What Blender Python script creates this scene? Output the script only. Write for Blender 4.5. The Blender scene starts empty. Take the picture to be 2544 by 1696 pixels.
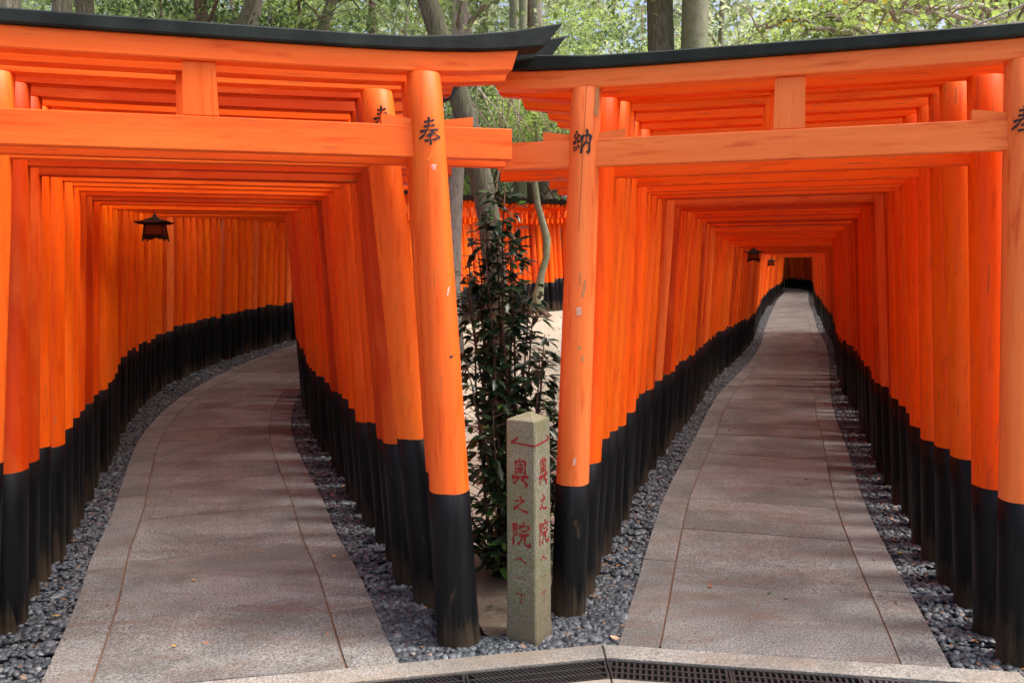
import bpy, math, random
import numpy as np
from mathutils import Vector, Matrix

random.seed(7)
rng = np.random.default_rng(11)
sc = bpy.context.scene
R = math.radians

# ------------------------------------------------------------------ camera
cam_d = bpy.data.cameras.new('camera')
cam = bpy.data.objects.new('camera', cam_d)
sc.collection.objects.link(cam)
cam_d.sensor_width = 36.0
cam_d.lens = 29.2
cam_d.clip_start = 0.05
cam_d.clip_end = 900.0
cam.location = (0, 0, 1.6)
PITCH, ROLL = R(5.2), R(0.4)
cam.rotation_euler = (Matrix.Rotation(R(90) - PITCH, 4, 'X') @ Matrix.Rotation(-ROLL, 4, 'Z')).to_euler()
sc.camera = cam

# ------------------------------------------------------------------ light
SUN_ELEV, SUN_AZ = R(62), R(98)      # azimuth clockwise from +Y: soft, high light from the right
world = bpy.data.worlds.new('World')
sc.world = world
world.use_nodes = True
wn = world.node_tree.nodes
wl = world.node_tree.links
wn.clear()
sky = wn.new('ShaderNodeTexSky')
sky.sky_type = 'NISHITA'
sky.sun_disc = False
sky.sun_elevation = SUN_ELEV
sky.sun_rotation = SUN_AZ
sky.air_density = 0.8
sky.dust_density = 8.0
sky.ozone_density = 1.0
bg = wn.new('ShaderNodeBackground')
bg.inputs['Strength'].default_value = 0.15
wo = wn.new('ShaderNodeOutputWorld')
wl.new(sky.outputs['Color'], bg.inputs['Color'])
wl.new(bg.outputs[0], wo.inputs['Surface'])
sd = bpy.data.lights.new('sun', 'SUN')
sd.energy = 1.5
sd.angle = R(13)
sd.color = (1.0, 0.96, 0.9)
sun = bpy.data.objects.new('sun', sd)
sc.collection.objects.link(sun)
d = Vector((math.sin(SUN_AZ) * math.cos(SUN_ELEV), math.cos(SUN_AZ) * math.cos(SUN_ELEV), math.sin(SUN_ELEV)))
sun.rotation_euler = d.to_track_quat('Z', 'Y').to_euler()
vs = sc.view_settings
vs.view_transform = 'Standard'
vs.look = 'None'
vs.exposure = 1.2
vs.gamma = 1.0
vs.use_curve_mapping = False
sc.cycles.diffuse_bounces = 10
sc.cycles.max_bounces = 12
sc.cycles.transparent_max_bounces = 8

# ------------------------------------------------------------------ helpers
def link(o):
    sc.collection.objects.link(o)
    return o

def tag(o, label=None, cat=None, group=None, kind=None):
    if label: o['label'] = label
    if cat: o['category'] = cat
    if group: o['group'] = group
    if kind: o['kind'] = kind
    return o

def empty(name, loc=(0, 0, 0), rz=0.0):
    o = bpy.data.objects.new(name, None)
    o.empty_display_size = 0.2
    o.location = loc
    o.rotation_euler = (0, 0, rz)
    return link(o)

def mesh_from(name, verts, faces, mats=(), smooth=False, midx=None):
    m = bpy.data.meshes.new(name)
    m.from_pydata([tuple(map(float, v)) for v in verts], [], faces)
    for k in mats: m.materials.append(k)
    if smooth: m.polygons.foreach_set('use_smooth', [True] * len(m.polygons))
    if midx is not None: m.polygons.foreach_set('material_index', midx)
    m.update()
    return m

def np_mesh(name, V, F, mats=(), smooth=False, uv=None):
    """V (n,3), F (m,k) arrays of equal-sided faces."""
    m = bpy.data.meshes.new(name)
    k = F.shape[1]
    m.vertices.add(len(V)); m.vertices.foreach_set('co', np.ascontiguousarray(V, dtype=np.float32).ravel())
    m.loops.add(F.size); m.loops.foreach_set('vertex_index', np.ascontiguousarray(F, dtype=np.int32).ravel())
    m.polygons.add(len(F))
    m.polygons.foreach_set('loop_start', np.arange(0, F.size, k, dtype=np.int32))
    m.polygons.foreach_set('loop_total', np.full(len(F), k, dtype=np.int32))
    for q in mats: m.materials.append(q)
    if smooth: m.polygons.foreach_set('use_smooth', np.ones(len(F), dtype=bool))
    m.update(calc_edges=True)
    return m

def obj(name, mesh, parent=None):
    o = bpy.data.objects.new(name, mesh)
    if parent is not None: o.parent = parent
    return link(o)

class MB:
    def __init__(self): self.v = []; self.f = []
    def add(self, vs, fs):
        n = len(self.v); self.v += [tuple(a) for a in vs]; self.f += [tuple(n + i for i in f) for f in fs]
    def box(self, c, s, rz=0.0, top=1.0):
        hx, hy, hz = s[0] / 2, s[1] / 2, s[2] / 2
        cr, sr = math.cos(rz), math.sin(rz)
        P = []
        for z, k in ((-hz, 1), (hz, top)):
            for x, y in ((-hx, -hy), (hx, -hy), (hx, hy), (-hx, hy)):
                x *= k; y *= k
                P.append((c[0] + x * cr - y * sr, c[1] + x * sr + y * cr, c[2] + z))
        self.add(P, [(3, 2, 1, 0), (4, 5, 6, 7), (0, 1, 5, 4), (1, 2, 6, 5), (2, 3, 7, 6), (3, 0, 4, 7)])
    def tube(self, pts, rad, n=8, cap=True, wob=0.0):
        pts = [Vector(p) for p in pts]
        rings = []
        up = Vector((0.13, 0.21, 1)).normalized()
        for i, p in enumerate(pts):
            t = (pts[min(i + 1, len(pts) - 1)] - pts[max(i - 1, 0)]).normalized()
            ref = up if abs(t.dot(up)) < 0.97 else Vector((1, 0, 0))
            a = t.cross(ref).normalized()
            # keep rings aligned
            if i: 
                a = (pa - t * pa.dot(t)).normalized()
            pa = a
            b = t.cross(a)
            r = rad[i] if hasattr(rad, '__len__') else rad
            ring = []
            for k in range(n):
                th = 2 * math.pi * k / n
                rr = r * (1 + (random.uniform(-wob, wob) if wob else 0))
                ring.append(p + (a * math.cos(th) + b * math.sin(th)) * rr)
            rings.append(ring)
        base = len(self.v)
        for rg in rings: self.v += [tuple(q) for q in rg]
        for i in range(len(rings) - 1):
            for k in range(n):
                a0 = base + i * n + k; a1 = base + i * n + (k + 1) % n
                self.f.append((a0, a1, a1 + n, a0 + n))
        if cap:
            self.f.append(tuple(base + k for k in reversed(range(n))))
            self.f.append(tuple(base + (len(rings) - 1) * n + k for k in range(n)))
    def build(self, name, mat, parent=None, smooth=False):
        return obj(name, mesh_from(name, self.v, self.f, [mat], smooth), parent)

def sstep(a, b, x):
    t = np.clip((np.asarray(x, dtype=float) - a) / (b - a), 0, 1)
    return t * t * (3 - 2 * t)

# ------------------------------------------------------------------ materials
def newmat(name):
    m = bpy.data.materials.new(name)
    m.use_nodes = True
    nt = m.node_tree
    b = nt.nodes['Principled BSDF']
    return m, nt, b

def N(nt, kind, **kw):
    n = nt.nodes.new(kind)
    for k, v in kw.items():
        if k in n.inputs: n.inputs[k].default_value = v
        else: setattr(n, k, v)
    return n

def ramp(nt, fac, stops):
    r = nt.nodes.new('ShaderNodeValToRGB')
    el = r.color_ramp.elements
    while len(el) < len(stops): el.new(0.5)
    for e, (p, c) in zip(el, stops):
        e.position = p
        e.color = (c, c, c, 1) if not hasattr(c, '__len__') else (*c, 1)
    nt.links.new(fac, r.inputs['Fac'])
    return r.outputs['Color']

def mix(nt, fac, a, b, blend='MIX'):
    m = nt.nodes.new('ShaderNodeMix')
    m.data_type = 'RGBA'; m.blend_type = blend
    for idx, v in ((0, fac), (6, a), (7, b)):
        if hasattr(v, 'is_linked') or hasattr(v, 'links'): nt.links.new(v, m.inputs[idx])
        elif idx == 0: m.inputs[0].default_value = v
        else: m.inputs[idx].default_value = (*v, 1)
    return m.outputs[2]

def coords(nt, scale=(1, 1, 1), rand=True, kind='Object'):
    tc = nt.nodes.new('ShaderNodeTexCoord')
    out = tc.outputs[kind]
    if rand:
        oi = nt.nodes.new('ShaderNodeObjectInfo')
        m = nt.nodes.new('ShaderNodeMath'); m.operation = 'MULTIPLY'; m.inputs[1].default_value = 37.0
        nt.links.new(oi.outputs['Random'], m.inputs[0])
        va = nt.nodes.new('ShaderNodeVectorMath'); va.operation = 'ADD'
        nt.links.new(out, va.inputs[0]); nt.links.new(m.outputs[0], va.inputs[1])
        out = va.outputs[0]
    mp = nt.nodes.new('ShaderNodeMapping')
    mp.inputs['Scale'].default_value = scale
    nt.links.new(out, mp.inputs['Vector'])
    return mp.outputs['Vector']

def noise(nt, vec, scale, detail=4, rough=0.6, dist=0.0):
    n = nt.nodes.new('ShaderNodeTexNoise')
    n.inputs['Scale'].default_value = scale; n.inputs['Detail'].default_value = detail
    n.inputs['Roughness'].default_value = rough; n.inputs['Distortion'].default_value = dist
    nt.links.new(vec, n.inputs['Vector'])
    return n.outputs['Fac']

def bump(nt, b, h, strength=0.3, dist=0.01):
    n = nt.nodes.new('ShaderNodeBump')
    n.inputs['Strength'].default_value = strength; n.inputs['Distance'].default_value = dist
    nt.links.new(h, n.inputs['Height'])
    nt.links.new(n.outputs['Normal'], b.inputs['Normal'])

def paint_mat(name, stretch):
    """vermilion lacquer on timber, grain along the long axis"""
    m, nt, b = newmat(name)
    long_v = coords(nt, stretch)
    g = noise(nt, long_v, 26, 5, 0.65, 0.3)
    g2 = noise(nt, long_v, 90, 3, 0.6)
    big = noise(nt, coords(nt, tuple(0.45 if s < 1 else 1.6 for s in stretch)), 2.3, 3, 0.55)
    spots = noise(nt, coords(nt, tuple(0.35 if s < 1 else 1 for s in stretch)), 17, 4, 0.7)
    oi = nt.nodes.new('ShaderNodeObjectInfo')
    base = mix(nt, ramp(nt, big, [(0.40, 0), (0.68, 1)]), (0.90, 0.108, 0.0008), (0.88, 0.128, 0.003))
    base = mix(nt, ramp(nt, g, [(0.38, 0.0), (0.68, 0.7)]), base, (0.72, 0.066, 0.0008))
    base = mix(nt, 1.0, base, oi.outputs['Color'], 'MULTIPLY')
    # hairline checks in the grain, rubbed spots of bare primer
    base = mix(nt, ramp(nt, g2, [(0.64, 0), (0.70, 0.7)]), base, (0.16, 0.075, 0.035))
    base = mix(nt, ramp(nt, spots, [(0.68, 0), (0.71, 0.55)]), base, (0.36, 0.18, 0.09))
    wth = nt.nodes.new('ShaderNodeMath'); wth.operation = 'SUBTRACT'; wth.inputs[0].default_value = 1.0; wth.use_clamp = True
    nt.links.new(oi.outputs['Alpha'], wth.inputs[1])
    base = mix(nt, wth.outputs[0], base, mix(nt, ramp(nt, g, [(0.36, 0), (0.7, 1)]), (0.86, 0.225, 0.062), (0.78, 0.16, 0.036)))
    drip = noise(nt, coords(nt, tuple(0.12 if s < 1 else 1.0 for s in stretch)), 34, 3, 0.55)
    base = mix(nt, ramp(nt, drip, [(0.56, 0), (0.70, 0.55)]), base, (0.55, 0.042, 0.001))
    fade = noise(nt, coords(nt, tuple(0.3 if s < 1 else 1.0 for s in stretch)), 6, 4, 0.6)
    base = mix(nt, ramp(nt, fade, [(0.50, 0), (0.72, 0.5)]), base, (0.84, 0.175, 0.025))
    nt.links.new(base, b.inputs['Base Color'])
    rr = nt.nodes.new('ShaderNodeMapRange')
    rr.inputs['To Min'].default_value = 0.36; rr.inputs['To Max'].default_value = 0.62
    nt.links.new(big, rr.inputs['Value']); nt.links.new(rr.outputs[0], b.inputs['Roughness'])
    b.inputs['Specular IOR Level'].default_value = 0.2
    bump(nt, b, mix(nt, 0.35, g, g2), 0.35, 0.005)
    return m

M = {}
M['post'] = paint_mat('vermilion_post_paint', (1, 1, 0.045))
M['beam'] = paint_mat('vermilion_beam_paint', (0.045, 1, 1))

def black_mat(name, stretch, wear):
    m, nt, b = newmat(name)
    v = coords(nt, stretch)
    g = noise(nt, v, 30, 5, 0.7, 0.3)
    big = noise(nt, coords(nt, (1, 1, 0.4)), 5, 4, 0.65)
    base = mix(nt, ramp(nt, g, [(0.35, 0), (0.75, 1)]), (0.0025, 0.003, 0.0036), (0.009, 0.0105, 0.0125))
    if wear:
        tc = nt.nodes.new('ShaderNodeTexCoord')
        sx = nt.nodes.new('ShaderNodeSeparateXYZ'); nt.links.new(tc.outputs['Object'], sx.inputs[0])
        mr = nt.nodes.new('ShaderNodeMapRange')
        mr.inputs['From Min'].default_value = 0.30; mr.inputs['From Max'].default_value = 0.0
        mr.inputs['To Min'].default_value = -0.06; mr.inputs['To Max'].default_value = 0.22
        mr.clamp = False
        nt.links.new(sx.outputs['Z'], mr.inputs['Value'])
        ad = nt.nodes.new('ShaderNodeMath'); ad.operation = 'ADD'
        nt.links.new(mr.outputs[0], ad.inputs[0]); nt.links.new(mix(nt, 0.5, g, big), ad.inputs[1])
        base = mix(nt, ramp(nt, ad.outputs[0], [(0.58, 0), (0.78, 0.85)]), base, (0.075, 0.052, 0.032))
        spots = noise(nt, coords(nt, (1, 1, 0.3)), 22, 4, 0.7)
        base = mix(nt, ramp(nt, spots, [(0.64, 0), (0.72, 0.6)]), base, (0.075, 0.050, 0.032))
    else:
        base = mix(nt, ramp(nt, big, [(0.35, 0.2), (0.7, 0.85)]), base, (0.024, 0.034, 0.030))
    nt.links.new(base, b.inputs['Base Color'])
    b.inputs['Roughness'].default_value = 0.40 if wear else 0.55
    b.inputs['Specular IOR Level'].default_value = 0.15
    bump(nt, b, g, 0.35, 0.004)
    return m
M['foot'] = black_mat('black_post_foot_paint', (1, 1, 0.05), True)
M['ridge'] = black_mat('black_ridge_paint', (0.05, 1, 1), False)

def plain(name, col, rough=0.6, metal=0.0, spec=0.4):
    m, nt, b = newmat(name)
    g = noise(nt, coords(nt, (1, 1, 1)), 40, 3, 0.6)
    c = mix(nt, g, tuple(k * 0.75 for k in col), tuple(min(1, k * 1.2) for k in col))
    nt.links.new(c, b.inputs['Base Color'])
    b.inputs['Roughness'].default_value = rough; b.inputs['Metallic'].default_value = metal
    b.inputs['Specular IOR Level'].default_value = spec
    return m
M['ink'] = plain('black_carved_ink', (0.012, 0.010, 0.012), 0.5)
M['red_ink'] = plain('red_carved_paint', (0.20, 0.008, 0.008), 0.7)
M['white_scrawl'] = plain('white_scratched_mark', (0.62, 0.55, 0.52), 0.8)
M['orange_patch'] = plain('fresh_orange_touch_up', (0.85, 0.17, 0.01), 0.45)
M['crack'] = plain('dark_drying_crack', (0.30, 0.085, 0.025), 0.8)
M['bare_wood'] = plain('weathered_bare_patch', (0.46, 0.21, 0.085), 0.8)
M['pink_patch'] = plain('pale_sticker_residue', (0.66, 0.36, 0.27), 0.7)

def granite(name, a, b_, stain_and_light, stain_and_light_amt, kind='Object', rand=True, speck=230, bs=0.5):
    m, nt, b = newmat(name)
    v = coords(nt, (1, 1, 1), rand, kind)
    f1 = noise(nt, v, speck, 2, 0.6)
    f2 = noise(nt, v, speck * 0.35, 3, 0.7)
    big = noise(nt, v, 1.6, 5, 0.62, 0.4)
    st = noise(nt, coords(nt, (0.7, 3.2, 1), rand, kind), 2.1, 6, 0.68, 0.8)  # bands across: brown staining, with light bars and gate bounce put into the colour
    base = mix(nt, ramp(nt, f1, [(0.36, 0), (0.64, 1)]), a, b_)
    base = mix(nt, ramp(nt, f2, [(0.58, 0), (0.70, 0.6)]), base, tuple(k * 0.38 for k in a))
    base = mix(nt, ramp(nt, big, [(0.42, 0), (0.62, 0.55)]), base, tuple(k * 0.62 for k in a))
    base = mix(nt, ramp(nt, st, [(0.46, 0), (0.66, stain_and_light_amt)]), base, stain_and_light)
    nt.links.new(base, b.inputs['Base Color'])
    rr = nt.nodes.new('ShaderNodeMapRange')
    rr.inputs['To Min'].default_value = 0.5; rr.inputs['To Max'].default_value = 0.85
    nt.links.new(big, rr.inputs['Value']); nt.links.new(rr.outputs[0], b.inputs['Roughness'])
    b.inputs['Specular IOR Level'].default_value = 0.4
    bump(nt, b, mix(nt, 0.4, f1, f2), bs, 0.006)
    return m
M['slab'] = granite('worn_granite_paving', (0.074, 0.074, 0.071), (0.30, 0.305, 0.295), (0.115, 0.072, 0.050), 0.55, speck=120, bs=0.6)
M['kerb'] = granite('pale_granite_kerb', (0.13, 0.128, 0.118), (0.36, 0.352, 0.325), (0.2, 0.15, 0.10), 0.5, speck=120)
M['apron'] = granite('apron_paving', (0.2, 0.19, 0.17), (0.38, 0.365, 0.33), (0.3, 0.22, 0.15), 0.4)
M['mortar'] = granite('rusty_joint_filling', (0.13, 0.07, 0.04), (0.20, 0.115, 0.07), (0.10, 0.06, 0.03), 0.5, speck=80)
M['soil'] = granite('dark_gravel_bed', (0.012, 0.011, 0.010), (0.03, 0.027, 0.025), (0.02, 0.015, 0.01), 0.5, speck=60)

def marker_stone():
    m, nt, b = newmat('mossy_marker_stone')
    v = coords(nt, (1, 1, 1), False)
    f1 = noise(nt, v, 190, 2, 0.7)
    moss = noise(nt, v, 9, 5, 0.7, 0.5)
    tc = nt.nodes.new('ShaderNodeTexCoord'); sx = nt.nodes.new('ShaderNodeSeparateXYZ')
    nt.links.new(tc.outputs['Object'], sx.inputs[0])
    base = mix(nt, ramp(nt, f1, [(0.38, 0), (0.64, 1)]), (0.085, 0.082, 0.058), (0.30, 0.29, 0.225))
    base = mix(nt, ramp(nt, moss, [(0.36, 0), (0.60, 0.75)]), base, (0.135, 0.14, 0.058))
    base = mix(nt, ramp(nt, noise(nt, v, 4.3, 4, 0.65), [(0.5, 0), (0.7, 0.65)]), base, (0.24, 0.20, 0.145))
    mr = nt.nodes.new('ShaderNodeMapRange'); mr.inputs['From Min'].default_value = 0.22; mr.inputs['From Max'].default_value = 0.0
    mr.inputs['To Max'].default_value = 0.9
    mr.inputs['From Min'].default_value = 0.34
    nt.links.new(sx.outputs['Z'], mr.inputs['Value'])
    base = mix(nt, mr.outputs[0], base, mix(nt, f1, (0.09, 0.068, 0.036), (0.17, 0.135, 0.085)))
    nt.links.new(base, b.inputs['Base Color']); b.inputs['Roughness'].default_value = 0.9
    bump(nt, b, f1, 0.6, 0.006)
    return m
M['marker'] = marker_stone()

def sand():
    m, nt, b = newmat('pale_sandy_clearing')
    v = coords(nt, (1, 1, 1), False)
    f1 = noise(nt, v, 120, 3, 0.7)
    big = noise(nt, v, 0.7, 6, 0.65, 0.3)
    lit = noise(nt, v, 14, 5, 0.75)
    base = mix(nt, f1, (0.28, 0.24, 0.19), (0.48, 0.43, 0.355))
    base = mix(nt, ramp(nt, big, [(0.45, 0), (0.70, 0.6)]), base, (0.22, 0.17, 0.12))
    base = mix(nt, ramp(nt, lit, [(0.60, 0), (0.68, 0.8)]), base, (0.15, 0.09, 0.05))
    # the hillside beyond the clearing is leaf litter
    tc = nt.nodes.new('ShaderNodeTexCoord'); sx = nt.nodes.new('ShaderNodeSeparateXYZ')
    nt.links.new(tc.outputs['Object'], sx.inputs[0])
    mr = nt.nodes.new('ShaderNodeMapRange'); mr.inputs['From Min'].default_value = 23.0; mr.inputs['From Max'].default_value = 26.0
    nt.links.new(sx.outputs['Y'], mr.inputs['Value'])
    lf = noise(nt, v, 9, 6, 0.75)
    base = mix(nt, mr.outputs[0], base, mix(nt, ramp(nt, lf, [(0.4, 0), (0.6, 1)]), (0.05, 0.04, 0.022), (0.13, 0.10, 0.055)))
    nt.links.new(base, b.inputs['Base Color']); b.inputs['Roughness'].default_value = 0.95
    bump(nt, b, mix(nt, 0.5, f1, lit), 0.7, 0.02)
    return m
M['sand'] = sand()
M['dirt'] = granite('damp_brown_soil', (0.13, 0.105, 0.078), (0.19, 0.16, 0.125), (0.10, 0.075, 0.05), 0.6, speck=40, bs=0.4)

def pebble():
    m, nt, b = newmat('blue_grey_river_pebble')
    at = nt.nodes.new('ShaderNodeAttribute'); at.attribute_type = 'INSTANCER'; at.attribute_name = 'shade'
    v = coords(nt, (1, 1, 1), False)
    f = noise(nt, v, 3.0, 3, 0.6)
    c = ramp(nt, at.outputs['Fac'], [(0.0, (0.014, 0.018, 0.022)), (0.45, (0.042, 0.053, 0.064)), (0.85, (0.13, 0.158, 0.182)),
                                     (0.93, (0.21, 0.20, 0.19)), (1.0, (0.16, 0.105, 0.07))])
    c = mix(nt, ramp(nt, f, [(0.35, 0), (0.7, 0.45)]), c, (0.06, 0.065, 0.07))
    nt.links.new(c, b.inputs['Base Color']); b.inputs['Roughness'].default_value = 0.5
    b.inputs['Specular IOR Level'].default_value = 0.45
    return m
M['pebble'] = pebble()

def bark(name, a, b_, moss=None, scale=(6, 6, 1.0), fine=7, bs=1.0):
    m, nt, b = newmat(name)
    v = coords(nt, scale)
    f = noise(nt, v, fine, 6, 0.7, 0.6)
    c = mix(nt, ramp(nt, f, [(0.35, 0), (0.62, 1)]), a, b_)
    if moss:
        ms = noise(nt, coords(nt, (1, 1, 0.5)), 2.6, 5, 0.65)
        c = mix(nt, ramp(nt, ms, [(0.42, 0), (0.6, 0.7)]), c, moss)
    nt.links.new(c, b.inputs['Base Color']); b.inputs['Roughness'].default_value = 0.9
    bump(nt, b, f, bs, 0.05)
    return m
M['bark_rough'] = bark('furrowed_mossy_bark', (0.055, 0.048, 0.035), (0.23, 0.215, 0.165), (0.12, 0.14, 0.065), (7, 7, 1.1), 6, 1.0)
M['bark_smooth'] = bark('smooth_green_grey_bark', (0.14, 0.145, 0.095), (0.24, 0.245, 0.175), (0.15, 0.18, 0.085), (1.5, 1.5, 2), 5, 0.3)
M['bark_pale'] = bark('pale_grey_bark', (0.17, 0.145, 0.12), (0.34, 0.31, 0.265), None, (4, 4, 1), 7, 0.5)
M['bark_brown'] = bark('brown_bark', (0.07, 0.045, 0.032), (0.19, 0.13, 0.095), None, (6, 6, 0.9), 6, 0.8)
M['stem'] = bark('brown_shrub_stem', (0.06, 0.036, 0.025), (0.16, 0.105, 0.075), None, (30, 30, 5), 5, 0.4)
M['twig'] = bark('bleached_branch', (0.20, 0.16, 0.125), (0.44, 0.39, 0.32), None, (12, 12, 3), 5, 0.4)

def leaf(name, a, b_, tr=0.5, rough=0.45, tcol=None, scale=1.7):
    m, nt, b = newmat(name)
    v = coords(nt, (1, 1, 1), True)
    f = noise(nt, v, scale, 3, 0.6)
    fine = nt.nodes.new('ShaderNodeTexWhiteNoise')
    geo = nt.nodes.new('ShaderNodeNewGeometry')
    r = nt.nodes.new('ShaderNodeMath'); r.operation = 'ADD'
    nt.links.new(f, r.inputs[0])
    rnd = nt.nodes.new('ShaderNodeMath'); rnd.operation = 'MULTIPLY_ADD'
    nt.links.new(geo.outputs['Random Per Island'], rnd.inputs[0]); rnd.inputs[1].default_value = 0.5; rnd.inputs[2].default_value = -0.25
    nt.links.new(rnd.outputs[0], r.inputs[1])
    c = mix(nt, ramp(nt, r.outputs[0], [(0.3, 0), (0.7, 1)]), a, b_)
    nt.links.new(c, b.inputs['Base Color']); b.inputs['Roughness'].default_value = rough
    b.inputs['Specular IOR Level'].default_value = 0.5
    t = nt.nodes.new('ShaderNodeBsdfTranslucent')
    tc_ = mix(nt, 0.5, c, tcol or tuple(min(1, k * 2.2) for k in b_))
    nt.links.new(tc_, t.inputs['Color'])
    ms = nt.nodes.new('ShaderNodeMixShader'); ms.inputs[0].default_value = tr
    nt.links.new(b.outputs[0], ms.inputs[1]); nt.links.new(t.outputs[0], ms.inputs[2])
    nt.links.new(ms.outputs[0], nt.nodes['Material Output'].inputs['Surface'])
    return m
M['leaf_shrub'] = leaf('dark_glossy_shrub_leaf', (0.010, 0.026, 0.014), (0.030, 0.065, 0.026), 0.12, 0.34)
M['leaf_young'] = leaf('fresh_green_shrub_leaf', (0.035, 0.10, 0.022), (0.07, 0.17, 0.03), 0.35, 0.35)
M['leaf_mid'] = leaf('mid_green_canopy_leaf', (0.05, 0.09, 0.035), (0.15, 0.22, 0.095), 0.5, tcol=(0.4, 0.52, 0.2))
M['leaf_bright'] = leaf('bright_green_canopy_leaf', (0.08, 0.15, 0.03), (0.24, 0.33, 0.10), 0.55, tcol=(0.55, 0.70, 0.18))
M['leaf_glare'] = leaf('pale_glare_canopy_leaf', (0.20, 0.25, 0.14), (0.46, 0.50, 0.33), 0.5, 0.3, tcol=(0.75, 0.85, 0.5))  # white sky glare and overexposure put into the leaf colour
M['leaf_dark'] = leaf('dark_green_canopy_leaf', (0.022, 0.05, 0.017), (0.06, 0.11, 0.032), 0.4)
M['leaf_yellow'] = leaf('yellow_leaf', (0.55, 0.33, 0.03), (0.70, 0.46, 0.05), 0.2, 0.5)
M['leaf_dry'] = leaf('dry_brown_leaf', (0.20, 0.075, 0.025), (0.34, 0.16, 0.07), 0.1, 0.7)
M['leaf_tan'] = leaf('tan_curled_leaf', (0.42, 0.28, 0.17), (0.55, 0.40, 0.26), 0.1, 0.7)
M['iron'] = plain('dark_cast_iron', (0.035, 0.034, 0.034), 0.55, 0.5)
M['zinc'] = plain('grey_worn_grate_metal', (0.10, 0.098, 0.098), 0.5, 0.5)
M['void'] = plain('drain_bottom', (0.02, 0.019, 0.017), 0.9)
M['lantern'] = plain('black_lantern_metal', (0.018, 0.018, 0.017), 0.45, 0.6)
M['pane'] = plain('amber_lantern_pane', (0.22, 0.07, 0.025), 0.35)
M['cable'] = plain('grey_cable', (0.35, 0.35, 0.36), 0.5)

# ------------------------------------------------------------------ layout: curves and ground
class Curve:
    def __init__(self, pts, step=0.02):
        P = [np.array(p, float) for p in pts]
        P = [2 * P[0] - P[1]] + P + [2 * P[-1] - P[-2]]
        out = []
        for i in range(1, len(P) - 2):
            p0, p1, p2, p3 = P[i - 1:i + 3]
            d1 = np.linalg.norm(p2 - p1) ** 0.5; d0 = max(np.linalg.norm(p1 - p0) ** 0.5, 1e-4); d2 = max(np.linalg.norm(p3 - p2) ** 0.5, 1e-4)
            t0, t1 = 0, d0; t2 = t1 + d1; t3 = t2 + d2
            n = max(4, int(np.linalg.norm(p2 - p1) / step))
            for k in range(n):
                t = t1 + (t2 - t1) * k / n
                A1 = (t1 - t) / (t1 - t0) * p0 + (t - t0) / (t1 - t0) * p1
                A2 = (t2 - t) / (t2 - t1) * p1 + (t - t1) / (t2 - t1) * p2
                A3 = (t3 - t) / (t3 - t2) * p2 + (t - t2) / (t3 - t2) * p3
                B1 = (t2 - t) / (t2 - t0) * A1 + (t - t0) / (t2 - t0) * A2
                B2 = (t3 - t) / (t3 - t1) * A2 + (t - t1) / (t3 - t1) * A3
                out.append((t2 - t) / (t2 - t1) * B1 + (t - t1) / (t2 - t1) * B2)
        out.append(P[-2])
        self.p = np.array(out)
        self.s = np.concatenate([[0], np.cumsum(np.linalg.norm(np.diff(self.p, axis=0), axis=1))])
        self.L = self.s[-1]
    def at(self, s):
        if s < 0:
            t = self.tan(0); return self.p[0] + t * s
        return np.array([np.interp(s, self.s, self.p[:, 0]), np.interp(s, self.s, self.p[:, 1])])
    def tan(self, s):
        s = min(max(s, 0.12), self.L - 0.12)
        v = self.at(s + 0.1) - self.at(s - 0.1) if s > 0.1 else self.p[5] - self.p[0]
        return v / np.linalg.norm(v)
    def off(self, s, o):
        t = self.tan(s)
        return self.at(s) + np.array([t[1], -t[0]]) * o    # +o = right-hand side

gateL = Curve([(-1.19, 3.147), (-1.50, 4.15), (-2.08, 5.8), (-2.93, 8.2), (-3.3, 9.6), (-3.42, 11), (-3.35, 12.5), (-3.12, 13.9), (-2.75, 15.6), (-2.15, 17.5), (-1.1, 19.6), (0.4, 21.3), (2.2, 22.3)])
gateR = Curve([(1.14, 3.465), (1.37, 4.4), (2.02, 6.5), (2.88, 9.0), (3.5, 11.0), (4.62, 14), (5.92, 17.5), (7.0, 20.8), (9.85, 29.3), (12.05, 35.5), (16.9, 49.5), (17.6, 53), (16.9, 56), (15.2, 58.0)])
pathL = Curve([(-1.02, 2.80), (-1.15, 3.15), (-1.44, 4.0), (-1.71, 4.7), (-1.93, 5.35), (-2.58, 7.1), (-2.86, 8.04), (-3.10, 9.3), (-3.19, 10.3), (-3.21, 11.2), (-3.18, 12.3), (-3.08, 13.3), (-2.94, 14.2), (-2.6, 15.7), (-2.05, 17.5), (-1.05, 19.5), (0.4, 21.2), (2.3, 22.2), (4.2, 22.7)])
pathR = Curve([(1.04, 3.10), (1.20, 3.7), (1.39, 4.43), (1.66, 5.4), (2.0, 6.45), (2.3, 7.35), (2.75, 8.75), (3.2, 10.05), (3.93, 12.0), (4.6, 13.75), (5.95, 17.5), (7.15, 21.2), (9.8, 29), (12.0, 35.5), (16.95, 49.8), (17.6, 53), (16.9, 56), (14.6, 58.4), (11.5, 59.6)])

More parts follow.
